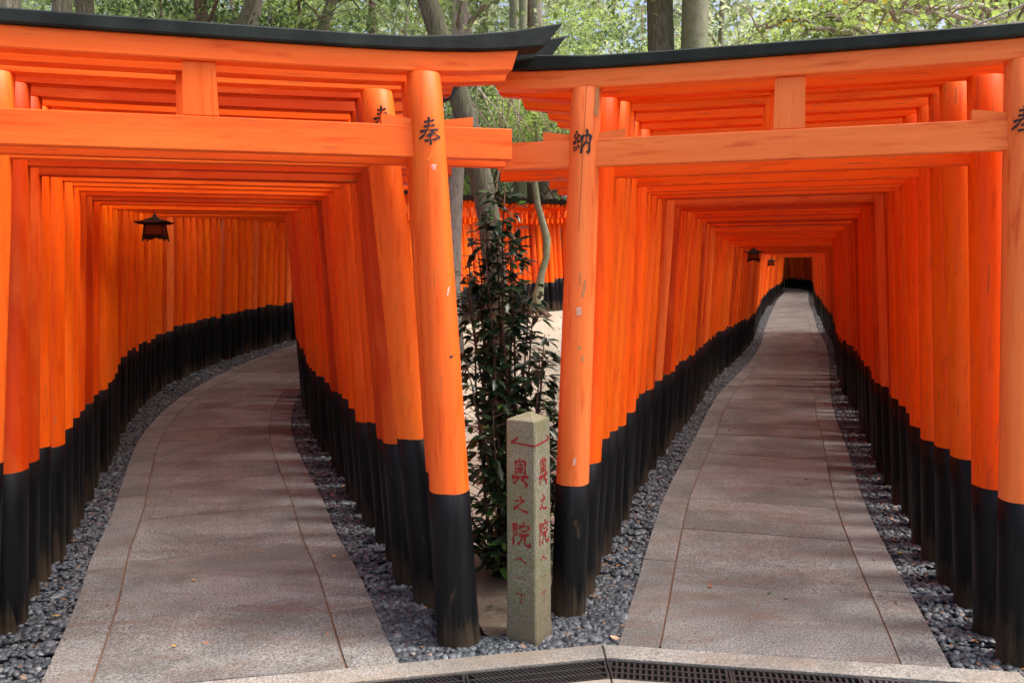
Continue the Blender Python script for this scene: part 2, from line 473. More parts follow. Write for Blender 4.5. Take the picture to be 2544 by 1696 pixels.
_gr = gateR.p[::25]
def G(x, y):
    """height of the ground"""
    x = np.asarray(x, float); y = np.asarray(y, float)
    gl = 0.037 * (y - 6) * sstep(4.5, 8, y)
    gl = np.where(y > 22, 0.592 + 0.02 * (np.minimum(y, 28) - 22), gl)
    gl = gl + 0.11 * np.maximum(0, np.minimum(y, 90) - 28)
    g_r = -0.10 * sstep(9, 15, y) * (1 - sstep(20, 30, y))
    sh = np.broadcast(x, y).shape
    X = np.broadcast_to(x, sh).ravel(); Y = np.broadcast_to(y, sh).ravel()
    dd = np.empty(X.size)
    for i in range(0, X.size, 4000):
        dx = X[i:i + 4000, None] - _gr[None, :, 0]; dy = Y[i:i + 4000, None] - _gr[None, :, 1]
        dd[i:i + 4000] = np.sqrt((dx * dx + dy * dy).min(1))
    w = sstep(1.3, 4.5, dd.reshape(sh))
    r = g_r * (1 - w) + gl * w
    return float(r) if r.shape == () else r

# ------------------------------------------------------------------ terrain
xs = np.concatenate([np.linspace(-260, -24, 8), np.arange(-20, 30.1, 0.5), np.linspace(34, 260, 8)])
ys = np.concatenate([np.linspace(-120, -8, 6), np.arange(-4, 64.1, 0.5), np.linspace(70, 320, 8)])
XX, YY = np.meshgrid(xs, ys)
ZZ = G(XX, YY) - 0.045
bumps = 0.03 * np.sin(XX * 1.7 + 1.3 * np.sin(YY * 0.9)) * np.sin(YY * 1.3) * sstep(7, 10, YY)
dpl = np.minimum(*[np.sqrt(((XX[..., None] - c.p[::40, 0]) ** 2 + (YY[..., None] - c.p[::40, 1]) ** 2).min(-1)) for c in (gateL, gateR)])
ZZ = ZZ + bumps * sstep(1.6, 3, dpl)
nx, ny = len(xs), len(ys)
idx = np.arange(nx * ny).reshape(ny, nx)
F = np.stack([idx[:-1, :-1], idx[:-1, 1:], idx[1:, 1:], idx[1:, :-1]], -1).reshape(-1, 4)
g = obj('ground', np_mesh('ground', np.stack([XX, YY, ZZ], -1).reshape(-1, 3), F, [M['sand']], True))
tag(g, 'pale sandy clearing and forest floor under the gates', kind='structure')

def strip(name, curve, s0, s1, o0, o1, dz, mat, step=0.2, n=3, parent=None):
    S = np.arange(s0, s1 + 1e-6, step)
    V = []
    for s in S:
        for k in range(n):
            p = curve.off(s, o0 + (o1 - o0) * k / (n - 1)); V.append((p[0], p[1], G(p[0], p[1]) + dz))
    i = np.arange(len(S) * n).reshape(len(S), n)
    F = np.stack([i[:-1, :-1], i[:-1, 1:], i[1:, 1:], i[1:, :-1]], -1).reshape(-1, 4)
    return obj(name, np_mesh(name, np.array(V), F, [mat], True), parent)

# ------------------------------------------------------------------ front edge: kerb line
K0 = np.array([0.37, 3.36])                     # corner where the two kerb runs meet
KL = np.array([-math.cos(R(10.6)), -math.sin(R(10.6))])   # towards the left
KR = np.array([math.cos(R(9.4)), -math.sin(R(9.4))])      # towards the right
def kerb_y(x):
    t = (x - K0[0])
    return K0[1] + (t * math.tan(R(10.6)) if t < 0 else -t * math.tan(R(9.4)))

# ------------------------------------------------------------------ paved paths: every slab its own piece
def slab_mesh(poly_rows, top, bot):
    """poly_rows: list of (left xy, right xy) along the slab; bevelled upper edge"""
    V = []; Fc = []
    n = len(poly_rows)
    ctr = sum((a + b for a, b in poly_rows), np.zeros(2)) / (2 * n)
    for (a, b) in poly_rows:
        for p in (a, b):
            V.append((p[0] - ctr[0], p[1] - ctr[1], G(*p) + top - 0.002))
    for (a, b) in poly_rows:
        for p in (a, b):
            q = p + (ctr - p) * (0.002 / max(0.05, np.linalg.norm(ctr - p)))
            V.append((q[0] - ctr[0], q[1] - ctr[1], G(*q) + top))
    for (a, b) in poly_rows:
        for p in (a, b):
            V.append((p[0] - ctr[0], p[1] - ctr[1], G(*p) + bot))
    m = 2 * n
    rim = [2 * i for i in range(n)] + [2 * i + 1 for i in reversed(range(n))]
    for i in range(n - 1):
        Fc.append((m + 2 * i, m + 2 * i + 1, m + 2 * i + 3, m + 2 * i + 2))
    for a, b in zip(rim, rim[1:] + rim[:1]):
        Fc.append((a, b, m + b, m + a))
        Fc.append((2 * m + a, 2 * m + b, b, a))
    return V, Fc, ctr

def paved_path(name, curve, s_start, s_obj, s_end, label):
    bed = strip(name, curve, s_start + 0.02, s_end, -0.62, 0.62, 0.007, M['mortar'], 0.25)
    tag(bed, label, kind='structure')
    h_ = 0.665 if 'left' in name else 0.648
    bands = [(-h_, -0.482), (-0.474, 0.458), (0.466, h_)]
    for bi, (o0, o1) in enumerate(bands):
        s = s_start; first = True
        while s < s_end:
            ln = random.uniform(0.62, 0.92) if bi == 1 else random.uniform(0.62, 1.05)
            e = min(s + ln, s_end)
            gap = 0.003
            rows = []
            for k in range(4):
                t = s + gap + (e - s - 2 * gap) * k / 3
                a, b = curve.off(t, o0), curve.off(t, o1)
                if first and k == 0:            # first slab is cut along the kerb
                    td = curve.tan(t)
                    for j, p in enumerate((a, b)):
                        lim = kerb_y(p[0]) + 0.004
                        q = p + td * ((lim - p[1]) / td[1])
                        if j == 0: a = q
                        else: b = q
                rows.append((a, b))
            V, Fc, ctr = slab_mesh(rows, 0.014 + random.uniform(-0.0015, 0.0015), -0.02)
            if s < s_obj:
                o = obj('slab', mesh_from('slab', V, Fc, [M['slab']]), bed)
                o.location = (ctr[0], ctr[1], 0)
            else:
                if 'far' not in locals(): far = MB()
                far.add([(v[0] + ctr[0], v[1] + ctr[1], v[2]) for v in V], Fc)
            s = e; first = False
    if 'far' in locals():
        tag(far.build('distant_slabs', M['slab'], bed), kind='stuff')
paved_path('left_path', pathL, 0.15, 17.0, pathL.L, 'curving granite slab path through the left tunnel')
paved_path('right_path', pathR, 0.12, 20.0, pathR.L, 'granite slab path through the right tunnel')

# ------------------------------------------------------------------ torii gates
def beam_mesh(name, stations, depth, ch, mat, yc=0.0):
    """stations: (x_bottom, z_bottom, x_top, z_top); chamfered rectangular section"""
    V = []; Fc = []
    h = depth / 2
    for xb, zb, xt, zt in stations:
        prof = [(-h + ch, 0, 0), (h - ch, 0, 0), (h, 0, 1), (h, 1, -1), (h - ch, 1, 0), (-h + ch, 1, 0), (-h, 1, -1), (-h, 0, 1)]
        for y, t, c in prof:
            x = xb + (xt - xb) * t; z = zb + (zt - zb) * t
            V.append((x, y + yc, z + c * ch))
    n = 8
    for i in range(len(stations) - 1):
        for k in range(n):
            a = i * n + k; b = i * n + (k + 1) % n
            Fc.append((a, a + n, b + n, b))
    Fc.append(tuple(range(n))); Fc.append(tuple(reversed(range((len(stations) - 1) * n, len(stations) * n))))
    return mesh_from(name, V, Fc, [mat])

def post_section(p, z):
    """axis x (unsigned) and radius at height z"""
    return p['half'] - p['lean'] * z / 2.4, p['r0'] + (p['r1'] - p['r0']) * min(1, max(0, z) / 2.4)

def post_meshes(p, side, seg):
    out = []
    k = p['black'] + (0.0 if side < 0 else p.get('dblack', 0))
    for name, z0, z1, rows, grow, mat in (('post', k - 0.03, 2.392 * p['h'], 8, 0.0, M['post']), ('post_foot', -0.16, k, 5, 0.002, M['foot'])):
        V = []; Fc = []
        ph = random.uniform(0, 6)
        for i in range(rows + 1):
            z = z0 + (z1 - z0) * i / rows
            ax, r = post_section(p, z)
            r += grow
            if name == 'post_foot' and z < 0.12: r *= 1 + 0.03 * (0.12 - z) / 0.12
            for j in range(seg):
                th = 2 * math.pi * j / seg
                rr = r * (1 + 0.008 * math.sin(3 * th + ph + z))
                V.append((side * ax + rr * math.cos(th), rr * math.sin(th), z + (0.0022 * math.sin(5 * th + ph) + random.uniform(-.001, .001) if (name == 'post_foot' and i == rows) else 0)))
        for i in range(rows):
            for j in range(seg):
                a = i * seg + j; b = i * seg + (j + 1) % seg
                Fc.append((a, b, b + seg, a + seg))
        # rim
        n0 = len(V); ax, r = post_section(p, z1)
        V += [(side * ax + (r + grow - 0.004) * math.cos(2 * math.pi * j / seg), (r + grow - 0.004) * math.sin(2 * math.pi * j / seg), z1 + 0.003) for j in range(seg)]
        for j in range(seg):
            a = rows * seg + j; b = rows * seg + (j + 1) % seg
            Fc.append((a, b, n0 + (j + 1) % seg, n0 + j))
        Fc.append(tuple(n0 + j for j in range(seg)))
        m = mesh_from(name, V, Fc, [mat], True)
        out.append((name, m))
    return out

def gate_params(**kw):
    p = dict(half=0.935 + random.uniform(-0.02, 0.022), lean=0.155 + random.uniform(-0.02, 0.02), r0=random.uniform(0.084, 0.101), r1=random.uniform(0.066, 0.074),
             black=random.uniform(0.635, 0.72), dblack=random.uniform(-0.02, 0.02), h=random.uniform(0.999, 1.001), nz=random.uniform(-0.028, 0.016), rise=random.uniform(0.045, 0.07), nd=random.uniform(0.045, 0.06),
             nh=random.uniform(0.112, 0.13), ov=random.uniform(0.36, 0.42), ro=random.uniform(0.13, 0.16), ext=(0, 0))
    p.update(kw)
    return p

def build_gate_meshes(p, seg=20):
    """list of (part name, mesh, parent part index or None)"""
    L = []
    h = p['h']
    for side in (-1, 1):
        (n1, m1), (n2, m2) = post_meshes(p, side, seg)
        L.append((n1, m1, None)); L.append((n2, m2, len(L) - 1))
    zt = 2.39 * h
    hw = p['half'] - p['lean']
    nl = hw + p['ov']
    eL, eR = p['ext']
    xs_ = np.linspace(-1, 1, 15)
    def curve(x): return p['rise'] * (abs(x) / (hw + 0.5)) ** 4.6
    # lintel under the ridge beam
    st = []
    for u in xs_:
        L_ = nl + 0.01 + (eL if u < 0 else eR)
        xb, xt = u * (L_ - 0.012), u * (L_ + 0.012)
        st.append((xb, zt + curve(xb), xt, zt + 0.078 + curve(xt)))
    L.append(('lintel', beam_mesh('lintel', st, 0.088 if 'rd' in p else 0.074, 0.005, M['beam']), None))
    st = []
    for u in xs_:
        L_ = nl + p['ro'] + (eL if u < 0 else eR)
        xb, xt = u * (L_ - 0.04), u * (L_ + 0.035)
        th = 0.050 + 0.045 * max(0, (abs(u) - 0.55) / 0.45) ** 1.3
        st.append((xb, zt + 0.079 + curve(xb) * 1.0, xt, zt + 0.079 + th + curve(xb) * 1.05))
    L.append(('ridge_beam', beam_mesh('ridge_beam', st, p.get('rd', 0.095), 0.006, M['ridge']), None))
    zb = 2.055 * h + p.get('nz', 0)
    st = [(x, zb, x, zb + p['nh']) for x in (-nl - eL, -0.3, 0.3, nl + eR)]
    L.append(('tie_beam', beam_mesh('tie_beam', st, p['nd'], 0.004, M['beam'], random.uniform(-0.004, 0.004)), None))
    w = 0.058
    st = [(-w - 0.004, zb + p['nh'] + 0.001, -w, zt + curve(0) - 0.001), (w + 0.004, zb + p['nh'] + 0.001, w, zt + curve(0) - 0.001)]
    st = [(a + p.get('sx', 0), b, c + p.get('sx', 0), d_) for a, b, c, d_ in st]
    L.append(('strut', beam_mesh('strut', st, 0.04, 0.004, M['post']), None))
    for side in (-1, 1):
        ax, r = post_section(p, zb + p['nh'])
        for k in (-1, 1):
            x0 = side * (ax + k * (r - 0.02)); x1 = side * (ax + k * (r + 0.115))
            z = zb + p['nh'] + 0.001
            V = [(x0, -0.02, z), (x0, 0.02, z), (x1, -0.02, z), (x1, 0.02, z), (x0, -0.02, z + 0.022), (x0, 0.02, z + 0.022), (x1, -0.02, z + 0.040), (x1, 0.02, z + 0.040)]
            Fc = [(0, 1, 3, 2), (4, 6, 7, 5), (0, 2, 6, 4), (1, 5, 7, 3), (2, 3, 7, 6), (0, 4, 5, 1)]
            if side * k > 0: Fc = [tuple(reversed(f)) for f in Fc]
            L.append(('wedge', mesh_from('wedge', V, Fc, [M['beam']]), None))
    return L

def tint():
    r = random.random()
    if r < 0.14: return (0.62, 0.42, 0.7, 1)      # darker brownish red
    if r < 0.20: return (0.96, 1.2, 4.0, 0.55)       # faded salmon
    if r < 0.40: return (1.08, 1.45, 0.9, 1)       # fresh orange
    k = random.uniform(0.88, 1.06)
    return (k, k * random.uniform(0.85, 1.25), k * random.uniform(0.8, 1.4), 1)

def place_gate(parts, loc, rz, col, sx=1.0, sz=1.0, wedges=True):
    root = empty('torii_gate', loc, rz)
    root.scale = (sx, 1, sz)
    made = []
    for name, m, par in parts:
        if name == 'wedge' and not wedges: continue
        o = bpy.data.objects.new(name, m)
        o.parent = root if par is None else made[par]
        o.color = col
        link(o); made.append(o)
    return root, made

# brush characters -----------------------------------------------------------
GLYPH = {
 'offer': [([(30, 18), (50, 15), (72, 10)], 5.5), ([(27, 35), (50, 31), (74, 28)], 5.5), ([(10, 53), (45, 47), (90, 43)], 6),
           ([(50, 0), (48, 22), (42, 42), (28, 62), (3, 79)], 6), ([(56, 46), (72, 60), (97, 73)], 8),
           ([(36, 68), (64, 63)], 5.5), ([(27, 86), (50, 82), (80, 78)], 6), ([(50, 57), (51, 78), (53, 100)], 7)],
 'pay': [([(24, 8), (19, 18), (9, 30)], 7), ([(9, 30), (22, 38)], 6), ([(36, 21), (24, 38), (4, 60)], 7), ([(6, 59), (20, 54), (36, 48)], 6), ([(31, 42), (40, 53)], 7),
         ([(8, 70), (14, 88)], 6.5), ([(20, 68), (26, 84)], 5.5), ([(31, 64), (40, 76)], 6.5),
         ([(48, 27), (50, 60), (48, 98)], 8.5), ([(48, 32), (70, 27), (92, 25)], 7), ([(91, 26), (88, 60), (86, 96)], 9), ([(87, 97), (72, 90)], 6),
         ([(68, 3), (74, 8)], 9), ([(74, 6), (72, 36), (64, 60), (52, 72)], 7), ([(70, 52), (84, 62)], 7)],
 'inner': [([(50, 0), (44, 11)], 6), ([(22, 14), (24, 62)], 7), ([(22, 17), (50, 13), (80, 12)], 6), ([(79, 12), (77, 62)], 8), ([(36, 24), (42, 30)], 5),
           ([(64, 22), (57, 30)], 5), ([(31, 40), (70, 37)], 5), ([(50, 18), (50, 60)], 5.5), ([(48, 41), (34, 56)], 5), ([(52, 41), (67, 54)], 5.5),
           ([(2, 74), (45, 70), (98, 67)], 7.5), ([(42, 70), (30, 84), (8, 97)], 7), ([(58, 72), (72, 84), (92, 102)], 11)],
 'of': [([(46, 0), (54, 16)], 9), ([(16, 34), (44, 29), (74, 22)], 7), ([(72, 24), (50, 46), (18, 74)], 7.5), ([(8, 84), (26, 68), (55, 84), (98, 92)], 9)],
 'hall': [([(12, 8), (12, 50), (10, 96)], 7.5), ([(12, 12), (34, 8), (22, 32)], 6.5), ([(22, 32), (34, 44), (20, 56)], 6), ([(66, -3), (70, 8)], 8),
          ([(46, 16), (42, 30)], 7), ([(46, 18), (70, 14), (97, 13), (88, 28)], 6.5), ([(54, 36), (82, 32)], 6), ([(42, 53), (70, 49), (97, 46)], 6.5),
          ([(58, 52), (52, 74), (34, 92)], 7), ([(74, 50), (73, 82), (82, 90), (104, 92)], 8), ([(104, 92), (104, 78)], 6)],
 'to': [([(2, 62), (24, 42), (42, 28)], 9), ([(42, 28), (70, 56), (100, 76)], 11)],
 'one': [([(2, 54), (40, 44), (98, 52)], 8)],
 'block': [([(2, 18), (50, 12), (98, 16)], 7), ([(54, 14), (56, 50), (54, 84)], 8), ([(54, 84), (36, 76)], 6)],
 'alpha': [([(40, 12), (22, 20), (14, 50), (22, 84), (40, 88), (48, 50), (40, 12)], 7), ([(66, 8), (62, 50), (66, 90)], 7), ([(92, 0), (80, 40), (70, 62)], 7)],
}
def glyph_strips(key, wmul=1.0):
    """2-D ribbons: list of [(left pt, right pt)...], y up, centred, unit box"""
    out = []
    for pts, w in GLYPH[key]:
        P = [np.array(p, float) for p in pts]
        if len(P) > 2:
            c = Curve(P, 4.0); n = max(6, int(c.L / 7))
            S = [c.at(c.L * k / n) for k in range(n + 1)]
        else:
            n = 6; S = [P[0] + (P[1] - P[0]) * k / n for k in range(n + 1)]
        rib = []
        for k, q in enumerate(S):
            t = S[min(k + 1, n)] - S[max(k - 1, 0)]; t = t / (np.linalg.norm(t) + 1e-9)
            nn = np.array([-t[1], t[0]])
            u = k / n
            ww = w * wmul * (0.75 + 0.35 * math.cos(2 * math.pi * u)) * (1 if u < 0.9 else 0.7) * 0.62
            rib.append((q + nn * ww, q - nn * ww))
        out.append([((a[0] - 50) / 100, (50 - a[1]) / 100, (b[0] - 50) / 100, (50 - b[1]) / 100) for a, b in rib])
    return out

def glyph_on_post(p, side, key, z, ang, w, hgt, mat, name='painted_character', wmul=1.35, eps=0.0022):
    V = []; Fc = []
    for si, rib in enumerate(glyph_strips(key, wmul)):
        base = len(V)
        for ax_, ay, bx, by in rib:
            for u, v in ((ax_, ay), (bx, by)):
                zz = z + v * hgt
                cx, r = post_section(p, zz)
                th = ang + u * w / r
                rr = r * 1.008 + eps + si * 0.00012
                V.append((side * cx + rr * math.cos(th), rr * math.sin(th), zz))
        for k in range(len(rib) - 1):
            a = base + 2 * k
            Fc.append((a, a + 1, a + 3, a + 2))
    return name, mesh_from(name, V, Fc, [mat])

def patch_on_post(p, side, z, ang, w, hgt, slant, mat, name):
    V = []; Fc = []; n = 5
    for j in range(n + 1):
        v = j / n - 0.5
        for i in range(4):
            u = (i / 3 - 0.5) * (1 + 0.25 * math.sin(j * 2.3 + i))
            zz = z + v * hgt; cx, r = post_section(p, zz)
            th = ang + (u * w + v * slant) / r; rr = r * 1.008 + 0.0019
            V.append((side * cx + rr * math.cos(th), rr * math.sin(th), zz))
    for j in range(n):
        for i in range(3):
            a = j * 4 + i; Fc.append((a, a + 1, a + 5, a + 4))
    return name, mesh_from(name, V, Fc, [mat])

ORD = ['front', 'second', 'third', 'fourth', 'fifth', 'sixth', 'seventh', 'eighth', 'ninth', 'tenth', 'eleventh', 'twelfth']
PROTO = {'left': [build_gate_meshes(gate_params(ov=random.uniform(0.30, 0.40)), 16) for _ in range(8)],
         'right': [build_gate_meshes(gate_params(ov=random.uniform(0.44, 0.53)), 16) for _ in range(8)]}
far_protos = [build_gate_meshes(gate_params(), 10) for _ in range(6)]

def face_ang(yaw, x, y, turn=0.0):
    """angle in gate space that faces the camera"""
    return math.atan2(-y, -x) - yaw + turn

FRONT = {}
def run_gates(curve, side_name, yaw0, spacing, unique):
    s = 0.0; i = 0
    while s < curve.L:
        p2 = curve.at(s); t = curve.tan(s)
        yaw_t = math.atan2(t[1], t[0]) - math.pi / 2
        w = max(0, 1 - s / 1.6)
        yaw = yaw0 * w + yaw_t * (1 - w) + random.uniform(-0.012, 0.012)
        dist = math.hypot(*p2)
        z = G(*p2)
        col = tint()
        sz = 1.0
        if side_name == 'right': sz = 1 - 0.045 * float(sstep(7, 12, p2[1]))
        lbl = None; grp = 'orange torii gates of the %s tunnel' % side_name
        if i < len(unique):
            kw, col, lbl, extra = unique[i]
            pp = gate_params(**kw)
            parts = build_gate_meshes(pp, 32)
            if extra: 
                for e in extra(pp, yaw, p2): parts.append((e[0], e[1], e[2]))
            root, made = place_gate(parts, (p2[0], p2[1], z), yaw, col)
        elif dist < 16:
            root, made = place_gate(random.choice(PROTO[side_name]), (p2[0], p2[1], z), yaw, col, random.uniform(0.985, 1.015), sz * (random.uniform(0.998, 1.002) + min(i, 14) * 0.0006), dist < 9)
        else:
            root, made = place_gate(random.choice(far_protos), (p2[0], p2[1], z), yaw, col, random.uniform(0.985, 1.015), sz * random.uniform(0.994, 1.006), False)
        if col[3] == 1: col = (*col[:3], 1 - 0.18 * math.exp(-s / 0.9))
        if lbl is None:
            if i < len(ORD): lbl = '%s torii gate from the mouth of the %s tunnel, orange with black feet' % (ORD[i], side_name)
            elif side_name == 'left':
                if s < 4.2: lbl = 'closely packed orange torii gate in the left tunnel just before its lantern'
                elif s < 9: lbl = 'closely packed orange torii gate in the left tunnel between lantern and bend'
                elif s < 15: lbl = 'orange torii gate on the bend of the left tunnel'; grp = 'torii gates on the bend of the left tunnel'
                else: lbl = 'distant torii gate in the row seen across the sandy clearing'; grp = 'torii gates seen across the clearing'
            else:
                if s < 5.5: lbl = 'closely packed orange torii gate in the front stretch of the right tunnel'
                elif s < 10.7: lbl = 'closely packed orange torii gate shortly before the nearer lantern of the right tunnel'
                elif s < 24.5: lbl = 'small orange torii gate between the two lanterns of the right tunnel'; grp = 'torii gates between the lanterns of the right tunnel'
                elif s < 47: lbl = 'small distant torii gate far down the right tunnel'; grp = 'far torii gates of the right tunnel'
                else: lbl = 'tiny torii gate at the far bend closing the right tunnel'; grp = 'torii gates at the far bend of the right tunnel'
        tag(root, lbl, 'torii gate', grp)
        st = spacing[i] if i < len(spacing) else random.uniform(0.185, 0.25)
        if side_name == 'right' and s > 18: st = random.uniform(0.36, 0.42)
        elif side_name == 'left' and 6.5 < s < 14: st = random.uniform(0.21, 0.255)
        elif side_name == 'left' and s > 20: st = random.uniform(0.23, 0.29)
        if side_name == 'right' and s > 47: st = 0.3
        s += st; i += 1
    return i

def exL1(p, yaw, c):
    # the right post carries the sign, a touch-up, a scratched mark and sticker traces
    X = c[0] + math.cos(yaw) * p['half']; Y = c[1] + math.sin(yaw) * p['half']
    a = face_ang(yaw, X, Y)
    return [(*glyph_on_post(p, 1, 'offer', 2.13, a + 0.15, 0.092, 0.108, M['ink']), 2),
            (*patch_on_post(p, 1, 2.035, a + 0.15, 0.013, 0.040, 0.03, M['orange_patch'], 'touch_up_patch'), 2),
            (*glyph_on_post(p, 1, 'alpha', 1.99, a + 0.26, 0.022, 0.026, M['white_scrawl'], 'scratched_mark', 1.5), 2),
            (*patch_on_post(p, 1, 1.50, a + 0.62, 0.008, 0.035, 0.010, M['pink_patch'], 'sticker_trace'), 2),
            (*patch_on_post(p, 1, 1.235, a + 0.55, 0.014, 0.010, 0.004, M['soil'], 'scuff'), 2)]
def exL3(p, yaw, c):
    X = c[0] + math.cos(yaw) * p['half']; Y = c[1] + math.sin(yaw) * p['half']
    return [(*glyph_on_post(p, 1, 'offer', 2.255, face_ang(yaw, X, Y) + 0.2, 0.095, 0.11, M['ink']), 2)]
def exR1(p, yaw, c):
    X = c[0] - math.cos(yaw) * p['half']; Y = c[1] - math.sin(yaw) * p['half']
    a = face_ang(yaw, X, Y)
    X2 = c[0] + math.cos(yaw) * p['half']; Y2 = c[1] + math.sin(yaw) * p['half']
    return [(*glyph_on_post(p, -1, 'pay', 2.13, a - 0.18, 0.088, 0.106, M['ink']), 0),
            (*patch_on_post(p, -1, 2.06, a - 0.1, 0.0022, 0.62, 0.012, M['crack'], 'drying_crack'), 0),
            (*patch_on_post(p, -1, 1.50, a + 0.28, 0.010, 0.075, 0.01, M['bare_wood'], 'worn_patch'), 0),
            (*patch_on_post(p, -1, 1.54, a + 0.02, 0.005, 0.055, -0.006, M['bare_wood'], 'worn_patch'), 0),
            (*patch_on_post(p, -1, 1.24, a + 0.1, 0.013, 0.016, 0.006, M['bare_wood'], 'worn_patch'), 0),
            (*patch_on_post(p, -1, 1.19, a + 0.33, 0.008, 0.03, -0.004, M['bare_wood'], 'worn_patch'), 0),
            (*patch_on_post(p, -1, 2.30, a + 0.75, 0.022, 0.12, 0.004, M['bare_wood'], 'worn_patch'), 0),
            (*patch_on_post(p, -1, 1.40, a, 0.022, 0.035, -0.004, M['pink_patch'], 'sticker_trace'), 0),
            (*patch_on_post(p, -1, 0.73, a + 0.05, 0.012, 0.034, 0.004, M['pink_patch'], 'sticker_trace'), 0),
            (*glyph_on_post(p, 1, 'offer', 2.13, face_ang(yaw, X2, Y2) + 0.1, 0.092, 0.108, M['ink']), 2)]

UL = [
 (dict(rd=0.135, sx=0.04, half=0.995, lean=0.115, r0=0.089, r1=0.068, black=0.665, dblack=0, h=0.987, rise=0.052, nh=0.125, nd=0.055, nz=0.006, ov=0.36, ro=0.17), (0.97, 0.90, 0.7, 0.68),
  'front torii gate of the left tunnel, brush character and white scratch on its right post', exL1),
 (dict(half=1.02, lean=0.13, r0=0.082, r1=0.068, black=0.70, dblack=0, h=0.986, rise=0.05,  nz=0, ov=0.38, ro=0.24), (0.98, 0.95, 0.7, 0.75),
  'second torii gate of the left tunnel, pressed close behind the front gate', None),
 (dict(half=0.975, lean=0.215, r0=0.086, r1=0.072, black=0.80, dblack=0, nz=0, h=0.996, ov=0.33, ro=0.14), (1.05, 1.3, 1.0, 0.75),
  'third torii gate of the left tunnel, half hidden brush character above its tie beam', exL3),
]
UR = [
 (dict(rd=0.135, half=0.925, lean=0.085, r0=0.078, r1=0.066, black=0.615, dblack=0.05, h=0.986, ext=(0, 0.04), rise=0.032, nh=0.118, nd=0.055, nz=0, ov=0.40, ro=0.15), (1.10, 1.16, 1.15, 0.08),
  'front torii gate of the right tunnel, brush character on its scuffed left post', exR1),
 (dict(half=0.93, lean=0.14, black=0.66, h=0.985, ov=0.5), (1.06, 0.95, 0.6, 1), 'second torii gate of the right tunnel, vivid orange behind the front gate', None),
]
nL = run_gates(gateL, 'left', R(16), [0.20, 0.30, 0.29, 0.33, 0.27, 0.34, 0.26, 0.30], UL)
nR = run_gates(gateR, 'right', R(-16), [0.26, 0.31, 0.27, 0.34, 0.28, 0.33, 0.27, 0.31], UR)
print('gates', nL, nR)

# ------------------------------------------------------------------ stone marker
mk = empty('stone_marker', (0.066, 3.468, -0.03), R(-30))
tag(mk, 'mossy square stone guidepost with red carved characters between the two front gates', 'guidepost')
hs = 0.0715
V = []; Fc = []
lv = [(-0.2, 1.02), (0.0, 1.03), (0.06, 1.06), (0.11, 1.0), (0.5, 0.985), (0.955, 0.965), (0.985, 0.96), (0.990, 0.93)]
ch = 0.006
for z, k in lv:
    h_ = hs * k
    for x, y in ((-h_ + ch, -h_), (h_ - ch, -h_), (h_, -h_ + ch), (h_, h_ - ch), (h_ - ch, h_), (-h_ + ch, h_), (-h_, h_ - ch), (-h_, -h_ + ch)):
        V.append((x, y, z))
for i in range(len(lv) - 1):
    for k in range(8):
        a = i * 8 + k; b = i * 8 + (k + 1) % 8
        Fc.append((a, b, b + 8, a + 8))
V.append((0, 0, 1.017)); n = len(V) - 1
for k in range(8): Fc.append(((len(lv) - 1) * 8 + k, (len(lv) - 1) * 8 + (k + 1) % 8, n))
post = obj('shaft', mesh_from('shaft', V, Fc, [M['marker']]), mk)

def face_half(z): return hs * np.interp(z, [q[0] for q in lv], [q[1] for q in lv])
def glyph_on_marker(face, key, z, w, h_, wmul=1.0, xo=0.0):
    V = []; Fc = []
    for si, rib in enumerate(glyph_strips(key, wmul)):
        base = len(V)
        for ax_, ay, bx, by in rib:
            for u, v in ((ax_, ay), (bx, by)):
                zz = z + v * h_; d_ = face_half(zz) + 0.0008 + si * 0.00012; x = xo + u * w
                V.append((x, -d_, zz) if face == 0 else (d_, x, zz))
        for k in range(len(rib) - 1):
            a = base + 2 * k; Fc.append((a, a + 2, a + 3, a + 1))
    obj('carved_character', mesh_from('carved_character', V, Fc, [M['red_ink']]), post)
col_spec = [('inner', 0.775, 0.082, 0.115, 1.55), ('of', 0.635, 0.074, 0.072, 1.7), ('hall', 0.505, 0.088, 0.105, 1.6), ('to', 0.395, 0.052, 0.04, 1.8), ('one', 0.315, 0.052, 0.03, 1.3), ('block', 0.225, 0.052, 0.06, 1.2)]
for fc in (0, 1):
    for key, z, w, h_, wm in col_spec: glyph_on_marker(fc, key, z, w * (1 if fc == 0 else 0.92), h_, wm, 0.0)
mb = MB()
def tri_bar(face, a, b, w0, w1, k=0):
    (x0, z0), (x1, z1) = a, b
    t = np.array([x1 - x0, z1 - z0]); t = t / np.linalg.norm(t); nn = np.array([-t[1], t[0]])
    P = [(x0 + nn[0] * w0, z0 + nn[1] * w0), (x1 + nn[0] * w1, z1 + nn[1] * w1), (x1 - nn[0] * w1, z1 - nn[1] * w1), (x0 - nn[0] * w0, z0 - nn[1] * w0)]
    Q = [((x, -face_half(z) - 0.001 - k, z) if face == 0 else (face_half(z) + 0.001 + k, x, z)) for x, z in P]
    mb.add(Q, [(0, 1, 2, 3)] if face == 1 else [(0, 1, 2, 3)])
e = hs * 0.96
tri_bar(0, (-e + 0.028, 0.895), (e, 0.888), 0.003, 0.004); tri_bar(0, (-e + 0.025, 0.893), (-e + 0.060, 0.918), 0.006, 0.003, 0.0003)
tri_bar(1, (-e, 0.888), (e - 0.018, 0.897), 0.004, 0.004); tri_bar(1, (e - 0.016, 0.895), (e - 0.035, 0.92), 0.006, 0.003, 0.0003)
mb.build('carved_arrow', M['red_ink'], post)

